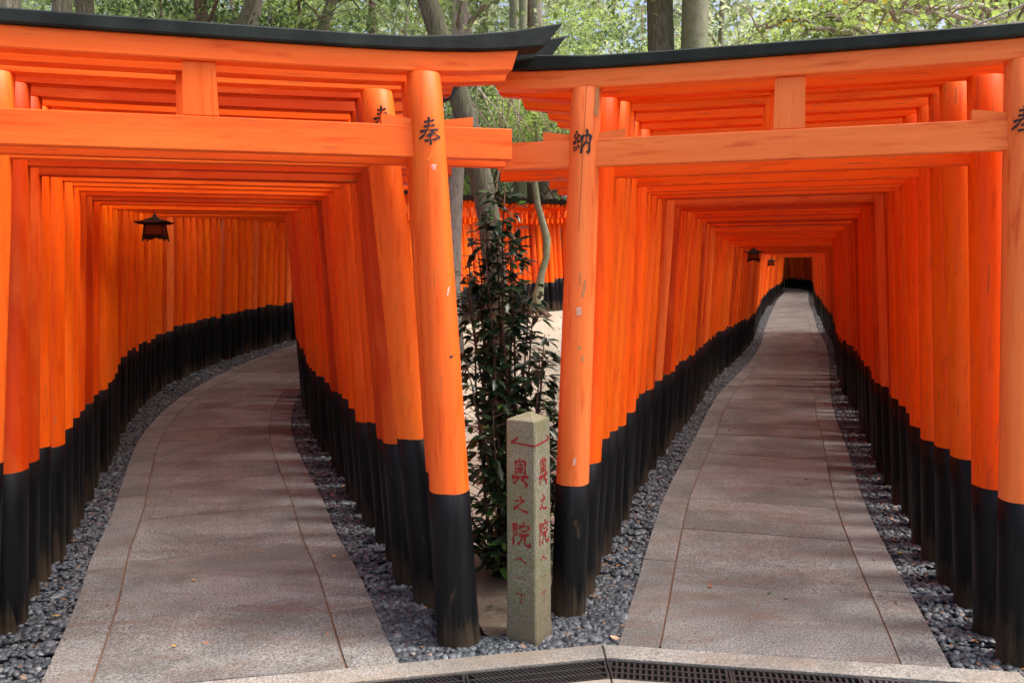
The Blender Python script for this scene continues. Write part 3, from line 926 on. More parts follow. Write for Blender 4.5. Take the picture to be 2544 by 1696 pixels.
# ------------------------------------------------------------------ lanterns
def lantern(loc, rz, scale, chain, label):
    t = empty('hanging_lantern', loc, rz); t.scale = (scale,) * 3
    tag(t, label, 'lantern', 'black hanging lanterns in the tunnels')
    b = MB()
    # pyramid roof with upturned corners
    n = 6
    for layer, (zo, s) in enumerate(((0, 1), (-0.008, 1))):
        pts = []
        for i in range(n + 1):
            for j in range(n + 1):
                u = (i / n - 0.5) * 2; v = (j / n - 0.5) * 2
                m = max(abs(u), abs(v)); zz = 0.075 * (1 - m) ** 1.25 + 0.014 * (abs(u * v)) ** 2
                pts.append((u * 0.165, v * 0.165, zz + zo))
        fs = [(i * (n + 1) + j, (i + 1) * (n + 1) + j, (i + 1) * (n + 1) + j + 1, i * (n + 1) + j + 1) for i in range(n) for j in range(n)]
        b.add(pts, fs if layer == 0 else [tuple(reversed(f)) for f in fs])
    b.box((0, 0, -0.006), (0.26, 0.26, 0.012))
    roof = b.build('roof', M['lantern'], t)
    b = MB(); b.tube([(0, 0, 0.062), (0, 0, 0.082), (0, 0, 0.09), (0, 0, 0.095)], [0.014, 0.020, 0.014, 0.006], 8); b.build('finial', M['lantern'], roof)
    b = MB(); b.tube([(0, 0, 0.09), (0, 0, 0.09 + chain)], 0.004, 6); b.build('hanger', M['lantern'], t)
    b = MB()
    for sx in (-1, 1):
        for sy in (-1, 1):
            b.tube([(sx * 0.082, sy * 0.082, -0.01), (sx * 0.104, sy * 0.104, -0.185)], 0.008, 6)
    for z, k in ((-0.018, 0.083), (-0.118, 0.096)):
        for a in range(4):
            c, s = math.cos(a * math.pi / 2), math.sin(a * math.pi / 2)
            b.box((c * k, s * k, z), (0.010 if a % 2 == 0 else 2 * k, 2 * k if a % 2 == 0 else 0.010, 0.010))
    b.build('frame', M['lantern'], t)
    for a in range(4):
        c, s = math.cos(a * math.pi / 2), math.sin(a * math.pi / 2)
        def P(k, w, z): return (c * k - s * w, s * k + c * w, z)
        b = MB(); b.add([P(0.079, -0.074, -0.022), P(0.079, 0.074, -0.022), P(0.092, 0.086, -0.114), P(0.092, -0.086, -0.114),
                         P(0.075, -0.074, -0.022), P(0.075, 0.074, -0.022), P(0.088, 0.086, -0.114), P(0.088, -0.086, -0.114)],
                        [(0, 3, 2, 1), (4, 5, 6, 7), (0, 1, 5, 4), (2, 3, 7, 6)])
        b.build('pane', M['pane'], t)
    b = MB()
    for a in range(4):
        c, s = math.cos(a * math.pi / 2), math.sin(a * math.pi / 2)
        # skirt with a cut-out underneath
        prof = [(-0.098, -0.122), (0.098, -0.122), (0.102, -0.165), (0.055, -0.165), (0.035, -0.148), (-0.035, -0.148), (-0.055, -0.165), (-0.102, -0.165)]
        ks = 0.1
        F_ = [(c * ks - s * w, s * ks + c * w, z) for w, z in prof]; B_ = [(c * (ks - 0.008) - s * w, s * (ks - 0.008) + c * w, z) for w, z in prof]
        m_ = len(prof)
        b.add(F_ + B_, [tuple(reversed(range(m_))), tuple(range(m_, 2 * m_))] + [(i, (i + 1) % m_, m_ + (i + 1) % m_, m_ + i) for i in range(m_)])
    b.box((0, 0, -0.125), (0.19, 0.19, 0.006))
    b.build('skirt', M['lantern'], t)
lantern((-3.06, 7.2, 1.985), R(10), 0.84, 0.09, 'black lantern with amber panes hanging in the left tunnel')
lantern((3.93, 13.55, 1.79), R(-14), 0.88, 0.18, 'nearer black lantern hanging on the left side of the right tunnel')
lantern((8.38, 26.9, 1.70), R(-20), 0.95, 0.2, 'farther tiny black lantern deep in the right tunnel')

# ------------------------------------------------------------------ kerb, drain, apron
def kerb_run(dirv, segs, name_label, w0, w1, flip):
    """stones from the corner outwards; nrm points to the camera side"""
    nrm = np.array([dirv[1], -dirv[0]]); 
    if nrm[1] > 0: nrm = -nrm
    return nrm
nL_ = kerb_run(KL, None, '', 0, 0, 0); nR_ = kerb_run(KR, None, '', 0, 0, 0)
mit = (nL_ + nR_); mit = mit / np.linalg.norm(mit)
def miter(d):  # point on the mitre at perpendicular depth d
    return K0 + mit * (d / mit.dot(nL_))
def run_pt(dirv, nrm, t, d):
    if t <= 0: return miter(d)
    return K0 + dirv * t + nrm * d
kerb = empty('kerb', (0, 0, 0)); 
kerb_root = kerb
def prism(poly, z0, z1, ch=0.004):
    c = sum(poly) / len(poly)
    n = len(poly)
    V = [(*p, z0) for p in poly] + [(*p, z1 - ch) for p in poly] + [(*(p + (c - p) * (ch / np.linalg.norm(c - p))), z1) for p in poly]
    area = sum(poly[i][0] * poly[(i + 1) % n][1] - poly[(i + 1) % n][0] * poly[i][1] for i in range(n))
    Fc = []
    for l in (0, n):
        for i in range(n):
            j = (i + 1) % n; Fc.append((l + i, l + j, l + n + j, l + n + i))
    Fc.append(tuple(range(2 * n, 3 * n))); Fc.append(tuple(reversed(range(n))))
    if area < 0: Fc = [tuple(reversed(f)) for f in Fc]
    return V, Fc
ks = [(KL, nL_, [0, 1.75, 3.4]), (KR, nR_, [0, 1.62, 2.4, 3.6])]
bm_ = mesh_from('kerb', [(-4, 2.6, -0.06), (4.5, 2.6, -0.06), (4.5, 2.3, -0.06), (-4, 2.3, -0.06)], [(0, 3, 2, 1)], [M['soil']])
bpy.data.objects.remove(kerb)
kerb = obj('kerb', bm_); tag(kerb, 'pale granite kerb line in front of the two tunnels', kind='structure')
for dv, nm, ts in ks:
    for a, b in zip(ts, ts[1:]):
        g_ = 0.003
        poly = [run_pt(dv, nm, a + (g_ if a else 0), 0.0), run_pt(dv, nm, b - g_, 0.0), run_pt(dv, nm, b - g_, 0.118), run_pt(dv, nm, a + (g_ if a else 0), 0.118)]
        if a == 0: poly[0] = poly[0] + dv * 0.003; poly[3] = poly[3] + dv * 0.003
        V, Fc = prism(poly, -0.06, 0.016); obj('kerbstone', mesh_from('kerbstone', V, Fc, [M['kerb']]), kerb)
# apron in front of the drain
ap = obj('apron', mesh_from('apron', [(-6, -4, -0.03), (7, -4, -0.03), (7, 2.4, -0.03), (-6, 2.4, -0.03)], [(0, 1, 2, 3)], [M['soil']]))
tag(ap, 'pale stone paving in front of the drain', kind='structure')
GD0, GD1 = 0.124, 0.272
for dv, nm, ts in ((KL, nL_, [0, 1.2, 2.4, 3.6]), (KR, nR_, [0, 1.1, 2.2, 3.4])):
    for a, b in zip(ts, ts[1:]):
        for r0, r1 in ((GD1 + 0.006, 0.9), (0.906, 1.6), (1.606, 2.4)):
            poly = [run_pt(dv, nm, a + 0.003, r0) if a else miter(r0) + dv * 0.003, run_pt(dv, nm, b - 0.003, r0), run_pt(dv, nm, b - 0.003, r1), run_pt(dv, nm, a + 0.003, r1) if a else miter(r1) + dv * 0.003]
            V, Fc = prism(poly, -0.04, 0.012); obj('paving_stone', mesh_from('paving_stone', V, Fc, [M['apron']]), ap)
# drain trough and gratings
dr = MB()
for dv, nm in ((KL, nL_), (KR, nR_)):
    P = [miter(GD0 - 0.004), run_pt(dv, nm, 3.5, GD0 - 0.004), run_pt(dv, nm, 3.5, GD1 + 0.004), miter(GD1 + 0.004)]
    dr.add([(*p, -0.055) for p in P], [(0, 1, 2, 3)])
dch = dr.build('drain_channel', M['void']); tag(dch, 'dark drain channel under the gratings', kind='structure')
def grate(dv, nm, t0, t1, slant, pitch, label, first, mat):
    o3 = K0 + dv * ((t0 + t1) / 2) + nm * ((GD0 + GD1) / 2)
    t = empty('drain_grate', (o3[0], o3[1], 0)); tag(t, label, 'drain grate', 'iron drain grates along the kerb')
    def pt(t_, d_, z): 
        p = (K0 + dv * t_ + nm * d_) - o3; return (p[0], p[1], z)
    def bar(mb, a, b, w, z0=-0.012, z1=0.010):
        (ta, da), (tb, db) = a, b
        L_ = math.hypot(tb - ta, db - da); ux, uy = (tb - ta) / L_, (db - da) / L_; nx_, ny_ = -uy * w / 2, ux * w / 2
        q = [(ta + nx_, da + ny_), (tb + nx_, db + ny_), (tb - nx_, db - ny_), (ta - nx_, da - ny_)]
        V = [pt(*k, z0) for k in q] + [pt(*k, z1) for k in q]
        mb.add(V, [(0, 1, 2, 3), (7, 6, 5, 4), (0, 4, 5, 1), (1, 5, 6, 2), (2, 6, 7, 3), (3, 7, 4, 0)])
    fr = MB()
    st = 0.014 if not first else 0.0
    def tm(d_): return (miter(d_) - K0 - nm * d_).dot(dv) if first else t0
    for d_ in (GD0 + 0.004, GD1 - 0.004): bar(fr, (tm(d_) + 0.003, d_), (t1 - 0.003, d_), 0.008)
    bar(fr, (t1 - 0.008, GD0 + 0.008), (t1 - 0.008, GD1 - 0.008), 0.009, z1=0.0095)
    bar(fr, (tm(GD0) + 0.008, GD0 + 0.008), (tm(GD1) + 0.008, GD1 - 0.008), 0.009, z1=0.0095)
    rows = [GD0 + 0.008, GD0 + 0.052, GD0 + 0.097, GD1 - 0.008]
    for d_ in rows[1:3]: bar(fr, (tm(d_) + 0.01, d_), (t1 - 0.01, d_), 0.010, z1=0.0088)
    fr.build('frame', mat, t)
    br = MB()
    x = t0 + 0.02
    while x < t1 - 0.02:
        for r0, r1 in zip(rows, rows[1:]):
            x0, x1 = x, x + slant * (r1 - r0)
            if min(x0, x1) > tm((r0 + r1) / 2) + 0.012 and max(x0, x1) < t1 - 0.012:
                bar(br, (x0, r0 - 0.001), (x1, r1 + 0.001), pitch * 0.42, z1=0.0075)
        x += pitch
    bo = br.build('bars', mat, t); bo['kind'] = 'stuff'
LBL = ['nearest the corner', 'second from the corner', 'third from the corner', 'farthest from the corner']
for k in range(3): grate(KL, nL_, k * 0.6, (k + 1) * 0.6, -0.75, 0.0185, 'dark slanted-slot drain grate left of the kerb joint, %s' % LBL[k], k == 0, M['iron'])
for k in range(4): grate(KR, nR_, k * 0.5, (k + 1) * 0.5, 0.0, 0.0235, 'square-holed drain grate right of the kerb joint, %s' % LBL[k], k == 0, M['zinc'] if k > 1 else M['iron'])

# ------------------------------------------------------------------ gravel beds
def inside_front(x, y): return y > kerb_y(x) + 0.012
def bed_points(curve, gcurve, side, s0, s1, inner, outer, dens):
    inner = 0.672 if curve is pathL else 0.655
    """inner edge follows the path, outer edge lies past the posts"""
    area = (s1 - s0) * 0.55
    n = int(area * dens)
    S = rng.uniform(s0, s1, n); U = rng.uniform(0, 1, n)
    out = []
    for s, u in zip(S, U):
        p = curve.off(s, side * inner)
        # distance to the gate centre line
        k = np.argmin((gcurve.p[::8, 0] - p[0]) ** 2 + (gcurve.p[::8, 1] - p[1]) ** 2)
        gs = gcurve.s[::8][k]
        q = gcurve.off(gs, side * outer)
        r = p + (q - p) * u
        out.append(r)
    return out
beds = {}
def add_bed(key, pts): beds.setdefault(key, []).extend(pts)
for key, c, gc, sd_, ends in (('left', pathL, gateL, -1, [(-0.2, 6, 3000), (6, 11, 2400), (11, 22, 1200)]), ('left', pathL, gateL, 1, [(0.3, 6, 3000), (6, 12, 2400)]),
                              ('right', pathR, gateR, -1, [(0.15, 6, 3000), (6, 12, 2400), (12, 30, 1000)]), ('right', pathR, gateR, 1, [(0.0, 6, 3000), (6, 12, 2400), (12, 30, 1000)])):
    for a, b, dn in ends: add_bed(key, bed_points(c, gc, sd_, a, b, 0.69, 1.06, dn))
# wedge-shaped bed between the two front gates
tri = []
for _ in range(8600):
    x = rng.uniform(-0.75, 0.6); y = kerb_y(x) + rng.uniform(0.01, 0.75)
    if y > 3.63 + 0.12 * rng.uniform(-1, 1) and x > -0.42 and x < 0.22: continue
    if -0.17 < x < 0.26 and y > 3.47 + rng.uniform(-0.03, 0.03) and not (x > 0.16 and y < 3.62): continue
    tri.append(np.array([x, y]))
add_bed('middle', tri)
def on_path(p):
    for c in (pathL, pathR):
        d = c.p[::6] - p; k = np.argmin((d ** 2).sum(1)); s = c.s[::6][k]
        t = c.tan(s); o = (p - c.at(s)).dot(np.array([t[1], -t[0]]))
        if abs(o) < (0.674 if c is pathL else 0.657) and np.sqrt((d[k] ** 2).sum()) < 0.75: return True
    return False
def pebble_bed(name, pts, label):
    pts = [p for p in pts if inside_front(*p)]
    P = np.array(pts)
    keep = np.ones(len(P), bool)
    near = P[:, 1] < 9
    for i in np.where(near)[0]:
        if on_path(P[i]): keep[i] = False
    P = P[keep]
    dist = np.hypot(P[:, 0], P[:, 1])
    n = len(P)
    Z = G(P[:, 0], P[:, 1]) + rng.uniform(-0.020, 0.006, n)
    base = rng.lognormal(0, 0.22, n) * 0.0145 * (1 + 0.35 * sstep(8, 16, dist))
    base = np.clip(base, 0.009, 0.032)
    SC = np.stack([base * rng.uniform(0.95, 1.35, n), base * rng.uniform(0.75, 1.0, n), base * rng.uniform(0.45, 0.68, n)], -1)
    RO = np.stack([rng.normal(0, 0.30, n), rng.normal(0, 0.30, n), rng.uniform(0, 6.28, n)], -1)
    m = bpy.data.meshes.new(name)
    m.vertices.add(n); m.vertices.foreach_set('co', np.column_stack([P, Z]).astype(np.float32).ravel())
    for an, ty, arr in (('size', 'FLOAT_VECTOR', SC), ('turn', 'FLOAT_VECTOR', RO)):
        a = m.attributes.new(an, ty, 'POINT'); a.data.foreach_set('vector', arr.astype(np.float32).ravel())
    a = m.attributes.new('shade', 'FLOAT', 'POINT'); a.data.foreach_set('value', np.clip(rng.normal(0.45, 0.24, n), 0, 1).astype(np.float32))
    m.update()
    o = obj(name, m); tag(o, label, 'gravel', kind='stuff')
    ng = bpy.data.node_groups.new(name, 'GeometryNodeTree')
    ng.interface.new_socket('Geometry', in_out='INPUT', socket_type='NodeSocketGeometry')
    ng.interface.new_socket('Geometry', in_out='OUTPUT', socket_type='NodeSocketGeometry')
    gi = ng.nodes.new('NodeGroupInput'); go = ng.nodes.new('NodeGroupOutput')
    ico = ng.nodes.new('GeometryNodeMeshIcoSphere'); ico.inputs['Radius'].default_value = 1.0; ico.inputs['Subdivisions'].default_value = 3
    ss = ng.nodes.new('GeometryNodeSetShadeSmooth'); sm = ng.nodes.new('GeometryNodeSetMaterial'); sm.inputs['Material'].default_value = M['pebble']
    sz_ = ng.nodes.new('GeometryNodeInputNamedAttribute'); sz_.data_type = 'FLOAT_VECTOR'; sz_.inputs['Name'].default_value = 'size'
    tn = ng.nodes.new('GeometryNodeInputNamedAttribute'); tn.data_type = 'FLOAT_VECTOR'; tn.inputs['Name'].default_value = 'turn'
    e2r = ng.nodes.new('FunctionNodeEulerToRotation')
    ip = ng.nodes.new('GeometryNodeInstanceOnPoints')
    L_ = ng.links
    L_.new(ico.outputs['Mesh'], ss.inputs[0]); L_.new(ss.outputs[0], sm.inputs[0]); L_.new(sm.outputs[0], ip.inputs['Instance'])
    L_.new(gi.outputs[0], ip.inputs['Points']); L_.new(tn.outputs[0], e2r.inputs[0]); L_.new(e2r.outputs[0], ip.inputs['Rotation']); L_.new(sz_.outputs[0], ip.inputs['Scale'])
    L_.new(ip.outputs[0], go.inputs[0])
    md = o.modifiers.new('pebbles', 'NODES'); md.node_group = ng
    print(name, n)
pebble_bed('pebble_gravel', beds['left'], 'blue grey river pebbles along both edges of the left path')
pebble_bed('pebble_gravel', beds['right'], 'blue grey river pebbles along both edges of the right path')
pebble_bed('pebble_gravel', beds['middle'], 'blue grey river pebbles between the front gates and the kerb')
gb = strip('gravel_bed', gateL, -0.25, gateL.L, -1.15, 1.15, -0.026, M['soil'], 0.25, 5); tag(gb, 'dark bed under the pebbles of the left tunnel', kind='structure')
gb = strip('gravel_bed', gateR, -0.25, gateR.L, -1.12, 1.12, -0.030, M['soil'], 0.25, 5); tag(gb, 'dark bed under the pebbles of the right tunnel', kind='structure')
# bare soil round the marker and the shrub
n = 28
V = [(0.06, 4.1, -0.006)] ; Fc = []
for k in range(n):
    th = 2 * math.pi * k / n; rx = 0.36 * (1 + 0.12 * math.sin(3 * th)); ry = 0.72 * (1 + 0.08 * math.sin(5 * th + 1))
    V.append((0.04 + rx * math.cos(th) * (0.8 if math.sin(th) < 0 else 1.3), 4.12 + ry * math.sin(th), -0.010))
for k in range(n): Fc.append((0, 1 + k, 1 + (k + 1) % n))
so = obj('bare_soil', mesh_from('bare_soil', V, Fc, [M['dirt']], True)); tag(so, 'bare brown soil between marker and shrub', kind='structure')

# ------------------------------------------------------------------ leaves
def leaf_batch(C, L, W, rngl, droop=0.3, dirs=None):
    """C (n,3) centres -> folded 6-vertex leaves (4 triangles/quads)"""
    n = len(C)
    if dirs is None:
        a = rngl.uniform(0, 2 * np.pi, n); el = rngl.normal(-droop, 0.45, n)
        dirs = np.stack([np.cos(a) * np.cos(el), np.sin(a) * np.cos(el), np.sin(el)], -1)
    up = np.array([0, 0, 1.0]) + rngl.normal(0, 0.45, (n, 3))
    sdv = np.cross(dirs, up); sdv /= np.linalg.norm(sdv, axis=1, keepdims=True) + 1e-9
    nv = np.cross(sdv, dirs)
    L = np.broadcast_to(L, n)[:, None]; W = np.broadcast_to(W, n)[:, None]
    v0 = C; v3 = C + dirs * L - nv * L * 0.12
    m1 = C + dirs * L * 0.45
    v1 = m1 + sdv * W * 0.5 + nv * W * 0.12; v2 = m1 - sdv * W * 0.5 + nv * W * 0.12
    V = np.stack([v0, v1, v3, v2], 1).reshape(-1, 3)
    F = np.arange(4 * n).reshape(n, 4)
    F = np.concatenate([F[:, [0, 1, 2]], F[:, [0, 2, 3]]], 0)
    return V, F

def crown(name, mat, blobs, count, L, W, parent, seed, droop=0.3, kind=None):
    """blobs: (cx,cy,cz,rx,ry,rz) clumps; leaves gather in sprays"""
    r = np.random.default_rng(seed)
    B = np.array(blobs, float); w = (B[:, 3] * B[:, 4] * B[:, 5]) ** 0.6; w /= w.sum()
    ns = max(4, count // 14)
    bi = r.choice(len(B), ns, p=w)
    dv = r.normal(size=(ns, 3)); dv /= np.linalg.norm(dv, axis=1, keepdims=True)
    rad = r.uniform(0.25, 1.0, ns) ** 0.5
    sp = B[bi, :3] + dv * B[bi, 3:] * rad[:, None]
    C = np.repeat(sp, 14, 0) + r.normal(0, 1, (ns * 14, 3)) * np.array([0.22, 0.22, 0.13]) * (L / 0.12)
    V, F = leaf_batch(C, L * r.uniform(0.6, 1.25, len(C)), W * r.uniform(0.7, 1.2, len(C)), r, droop)
    o = obj(name, np_mesh(name, V, F, [mat]), parent)
    if kind: o['kind'] = kind
    return o

def world_at(px, py, Y):
    """a direction from the eye, used only to survey where a trunk stands at distance Y (photo pixel units)"""
    a = (px - 1272) / 2063; b = -(py - 848) / 2063
    a, b = a * math.cos(ROLL) + b * math.sin(ROLL), -a * math.sin(ROLL) + b * math.cos(ROLL)
    dy = math.cos(PITCH) + b * math.sin(PITCH); dz = -math.sin(PITCH) + b * math.cos(PITCH)
    return np.array([a / dy * Y, Y, 1.6 + dz / dy * Y])

def tree(name, label, bark_m, leaf_m, base, top, r0, r1, crown_spec, seed, group='trees behind the gates', flare=1.6, wig=0.08, path=None, limbs=4, leaves=1200, leaf_len=0.13, top_r=None, ang=None, crown_z=None, kink=None):
    rr = random.Random(seed)
    bx, by = base; gz = G(bx, by)
    t = empty(name, (bx, by, gz))
    tag(t, label, 'tree', group)
    H = top[2] - gz
    n = 12
    pts = []; rad = []
    ph = rr.uniform(0, 6)
    for i in range(n + 1):
        u = i / n
        x = (top[0] - bx) * u + wig * math.sin(ph + u * 5) * u * (1 - u) * 4; y = (top[1] - by) * u
        if kink: x += kink * math.exp(-((u - 0.3) / 0.13) ** 2)
        pts.append((x, y, -0.15 + (H + 0.15) * u))
        r = r0 + (r1 - r0) * u
        if u < 0.12: r *= 1 + (flare - 1) * (1 - u / 0.12) ** 2
        rad.append(r)
    if path is not None:
        c3 = [np.array(q) - np.array([bx, by, gz]) for q in path]
        zs = [q[2] for q in c3]
        pts = [(float(np.interp(p[2], zs, [q[0] for q in c3])), float(np.interp(p[2], zs, [q[1] for q in c3])), p[2]) for p in pts]
    b = MB(); b.tube(pts, rad, 14, wob=0.045); b.build('trunk', bark_m, t, True)
    blobs = []
    for k in range(limbs):
        u = rr.uniform(0.55, 1.0) if crown_z is None else rr.uniform(crown_z, 1.0)
        i = min(n - 1, int(u * n)); p = Vector(pts[i])
        a = rr.uniform(0, 2 * math.pi) if ang is None else rr.uniform(*ang)
        ln = rr.uniform(1.2, 2.6) * crown_spec
        q = [p]
        dirv = Vector((math.cos(a), math.sin(a), rr.uniform(0.25, 0.75))).normalized()
        for j in range(5):
            dirv = (dirv + Vector((rr.uniform(-.35, .35), rr.uniform(-.35, .35), rr.uniform(-.25, .3)))).normalized()
            q.append(q[-1] + dirv * ln / 5)
        br = MB(); rb = rad[i] * rr.uniform(0.28, 0.45)
        br.tube(q, [rb * (1 - 0.16 * j) for j in range(6)], 7, wob=0.08)
        for _ in range(5):
            s0 = q[rr.randint(1, 5)]; d2 = Vector((rr.uniform(-1, 1), rr.uniform(-1, 1), rr.uniform(-.4, .7))).normalized()
            s1 = s0 + d2 * ln * 0.22; s2 = s1 + (d2 + Vector((rr.uniform(-.5, .5), rr.uniform(-.5, .5), rr.uniform(-.4, .2)))) * ln * 0.16
            br.tube([s0, s1, s2], [rb * 0.3, rb * 0.2, rb * 0.08], 5)
        br.build('branch', bark_m, t, True)
        for j in (2, 4, 5):
            s_ = crown_spec * rr.uniform(0.45, 0.8)
            blobs.append((q[j].x, q[j].y, q[j].z, s_, s_, s_ * 0.6))
    if leaves and blobs:
        crown('crown', leaf_m, blobs, leaves, leaf_len, leaf_len * 0.5, t, seed)
    return t

# leaning trunk behind the shrub, seen through the gap and again above the gates
LT = [world_at(x, y, 8.2) for x, y in ((1246, 1030), (1240, 806), (1220, 574), (1187, 394), (1128, 200), (1068, 20), (985, -230))]
tree('leaning_tree', 'leaning furrowed tree trunk directly behind the dark shrub', M['bark_rough'], M['leaf_mid'], (LT[0][0], 8.2), LT[-1], 0.125, 0.095, 1.2, 5, flare=1.35, wig=0.0, path=LT, limbs=5, leaves=1800, crown_z=0.9)

def trunk_at(px, w_px, Y, ztop, name, label, bm, lm, seed, lean=0.0, **kw):
    p = world_at(px, 60, Y); r = w_px * Y / 2063 / 2
    zg = G(p[0], Y)
    bx = p[0] - lean * (p[2] - zg); tx = p[0] + lean * (ztop - p[2])
    tree(name, label, bm, lm, (bx, Y), (tx, Y + 0.2, ztop), r * 1.12, r * 0.8, kw.pop('cs', 1.2), seed, **kw)

TR = [
 (14, 60, 9.5, 9, 'far left rough trunk cut by the left frame edge', 'bark_rough', 'leaf_bright', 0.0),
 (145, 46, 10.5, 9, 'knotted furrowed trunk, second from the left above the ridge', 'bark_rough', 'leaf_bright', 0.03),
 (212, 46, 11.5, 9, 'furrowed trunk just right of the knotted one', 'bark_rough', 'leaf_mid', -0.04),
 (486, 34, 14, 10, 'brown trunk above the middle of the left gate', 'bark_brown', 'leaf_bright', 0.02),
 (526, 12, 15, 9, 'thin dark stem beside the brown trunk above the left gate', 'bark_brown', 'leaf_mid', 0.0),
 (575, 26, 13, 9, 'dark leaning trunk above the left gate, bending rightwards', 'bark_rough', 'leaf_dark', 0.45),
 (612, 32, 13.6, 9, 'pale trunk just right of the dark leaning one', 'bark_pale', 'leaf_bright', 0.16),
 (750, 9, 14.5, 9, 'pencil thin straight stem above the left gate', 'bark_brown', 'leaf_bright', 0.0),
 (800, 28, 14, 10, 'trunk leaning right above the left front gate', 'bark_rough', 'leaf_mid', 0.42),
 (932, 18, 16, 10, 'narrow reddish trunk left of the leaning trunk', 'bark_brown', 'leaf_bright', 0.0),
 (1001, 12, 17, 10, 'thin grey stem left of the leaning trunk', 'bark_pale', 'leaf_mid', 0.12),
 (1137, 38, 12.5, 10, 'straight pale trunk right of the leaning trunk', 'bark_pale', 'leaf_bright', 0.03),
 (1300, 22, 25.5, 13, 'forked slim dark trunk above the gap', 'bark_smooth', 'leaf_bright', 0.0),
 (1338, 30, 26.5, 13, 'pale brown trunk above the black ridge tips', 'bark_pale', 'leaf_glare', -0.03),
 (1652, 66, 12.5, 11, 'thick dark mossy trunk above the right gate', 'bark_rough', 'leaf_bright', -0.01),
 (1717, 66, 12.2, 11, 'thick smooth green grey trunk beside the dark mossy one', 'bark_smooth', 'leaf_bright', 0.0),
 (1786, 15, 14, 9, 'slim trunk right of the thick smooth one', 'bark_smooth', 'leaf_glare', 0.05),
 (2136, 20, 17, 10, 'brown trunk behind the pale tangled branches', 'bark_brown', 'leaf_bright', 0.0),
 (2461, 16, 16, 10, 'slender trunk near the right frame edge', 'bark_brown', 'leaf_bright', 0.0),
]
for i, (px, w, Y, zt, lb, bk, lf, ln) in enumerate(TR):
    trunk_at(px, w, Y, zt, 'forest_tree', lb, M[bk], M[lf], 100 + i, ln, limbs=5, leaves=2000, leaf_len=0.12, cs=1.25, crown_z=0.5)
# trunks standing behind the far row, seen through the gap
for i, (px, w, Y, lb, bk) in enumerate([(1122, 20, 12.5, 'pale trunk hugging the left side of the gap', 'bark_pale'), (1281, 27, 26, 'green grey trunk behind the far gates', 'bark_smooth'),
                                        (1311, 32, 27, 'brown trunk behind the far gates', 'bark_brown'), (1205, 26, 29, 'dim trunk farthest back in the gap', 'bark_rough'), (1152, 22, 30, 'shaded brown trunk behind the left of the far row', 'bark_brown')]):
    trunk_at(px, w, Y, 12, 'forest_tree', lb, M[bk], M['leaf_mid'], 200 + i, 0.0, limbs=6, leaves=2600, leaf_len=0.15, cs=1.7, crown_z=0.25)
# slim curved tree with a flared foot in the clearing
t = empty('slim_tree', tuple(world_at(1332, 762, 19.0))); tag(t, 'slim crooked tree with flared root foot standing on the sandy clearing', 'tree')
fx = world_at(1332, 762, 19.0)
t.location.z = G(fx[0], fx[1])
b = MB(); P = [(1332, 772), (1334, 745), (1341, 710), (1345, 680), (1357, 640), (1358, 596), (1348, 552), (1336, 510), (1330, 469), (1326, 430), (1340, 380), (1330, 300), (1322, 160)]
pts = [world_at(x, y, 19.0) - np.array(fx) for x, y in P]; pts = [(p[0], p[1], p[2] + fx[2] - t.location.z) for p in pts]
b.tube(pts, [0.24, 0.15, 0.10, 0.085, 0.08, 0.09, 0.075, 0.075, 0.07, 0.065, 0.06, 0.05, 0.04], 12, wob=0.07); b.build('trunk', M['bark_smooth'], t, True)
rt = MB()
for a in range(7):
    th = a * 0.9 + 0.3; l = random.uniform(0.3, 0.5)
    rt.tube([(0.05 * math.cos(th), 0.05 * math.sin(th), 0.22), (0.5 * l * math.cos(th), 0.5 * l * math.sin(th), 0.05), (l * math.cos(th), l * math.sin(th), -0.05)], [0.09, 0.06, 0.02], 7)
rt.build('root', M['bark_brown'], t, True)
crown('crown', M['leaf_bright'], [(0, 0, 5, 1.2, 1.2, 0.9), (0.5, 0, 4.2, 0.9, 0.9, 0.6)], 1600, 0.13, 0.06, t, 33)

# nearer understorey foliage: individual bushes with their own centres
def bush(label, x, y, z0, z1, rx, mat, count, L, seed, name='leafy_tree', nb=7, stem=True):
    gz = G(x, y); t = empty(name, (x, y, gz)); tag(t, label, 'tree', 'leafy undergrowth trees behind the gates')
    r = random.Random(seed)
    blobs = []
    st = MB()
    st.tube([(0, 0, -0.1), (r.uniform(-.2, .2), r.uniform(-.2, .2), (z1 - gz) * 0.5), (r.uniform(-.3, .3), r.uniform(-.3, .3), (z1 - gz) * 0.9)], [0.07, 0.05, 0.02], 8, wob=0.06)
    for k in range(nb):
        a = r.uniform(0, 6.28); q = r.uniform(0.2, 1) * rx; zz = r.uniform(z0 - gz, z1 - gz)
        c = (q * math.cos(a), q * math.sin(a), zz); s = r.uniform(0.35, 0.6) * rx
        blobs.append((*c, s, s, s * 0.55))
        st.tube([(0, 0, zz * 0.6), (c[0] * 0.5, c[1] * 0.5, zz * 0.8), c], [0.035, 0.025, 0.01], 6)
    st.build('trunk', M['bark_brown'], t, True)
    crown('crown', mat, blobs, count, L, L * 0.48, t, seed)
_o = ['first', 'second', 'third', 'fourth', 'fifth', 'sixth', 'seventh', 'eighth', 'ninth', 'tenth', 'eleventh', 'twelfth', 'thirteenth', 'fourteenth', 'fifteenth', 'sixteenth', 'seventeenth', 'eighteenth', 'nineteenth', 'twentieth']
NUM = _o + ['twenty-' + k for k in _o[:9]] + ['thirtieth'] + ['thirty-' + k for k in _o[:9]]
BU = []
rb = random.Random(99)
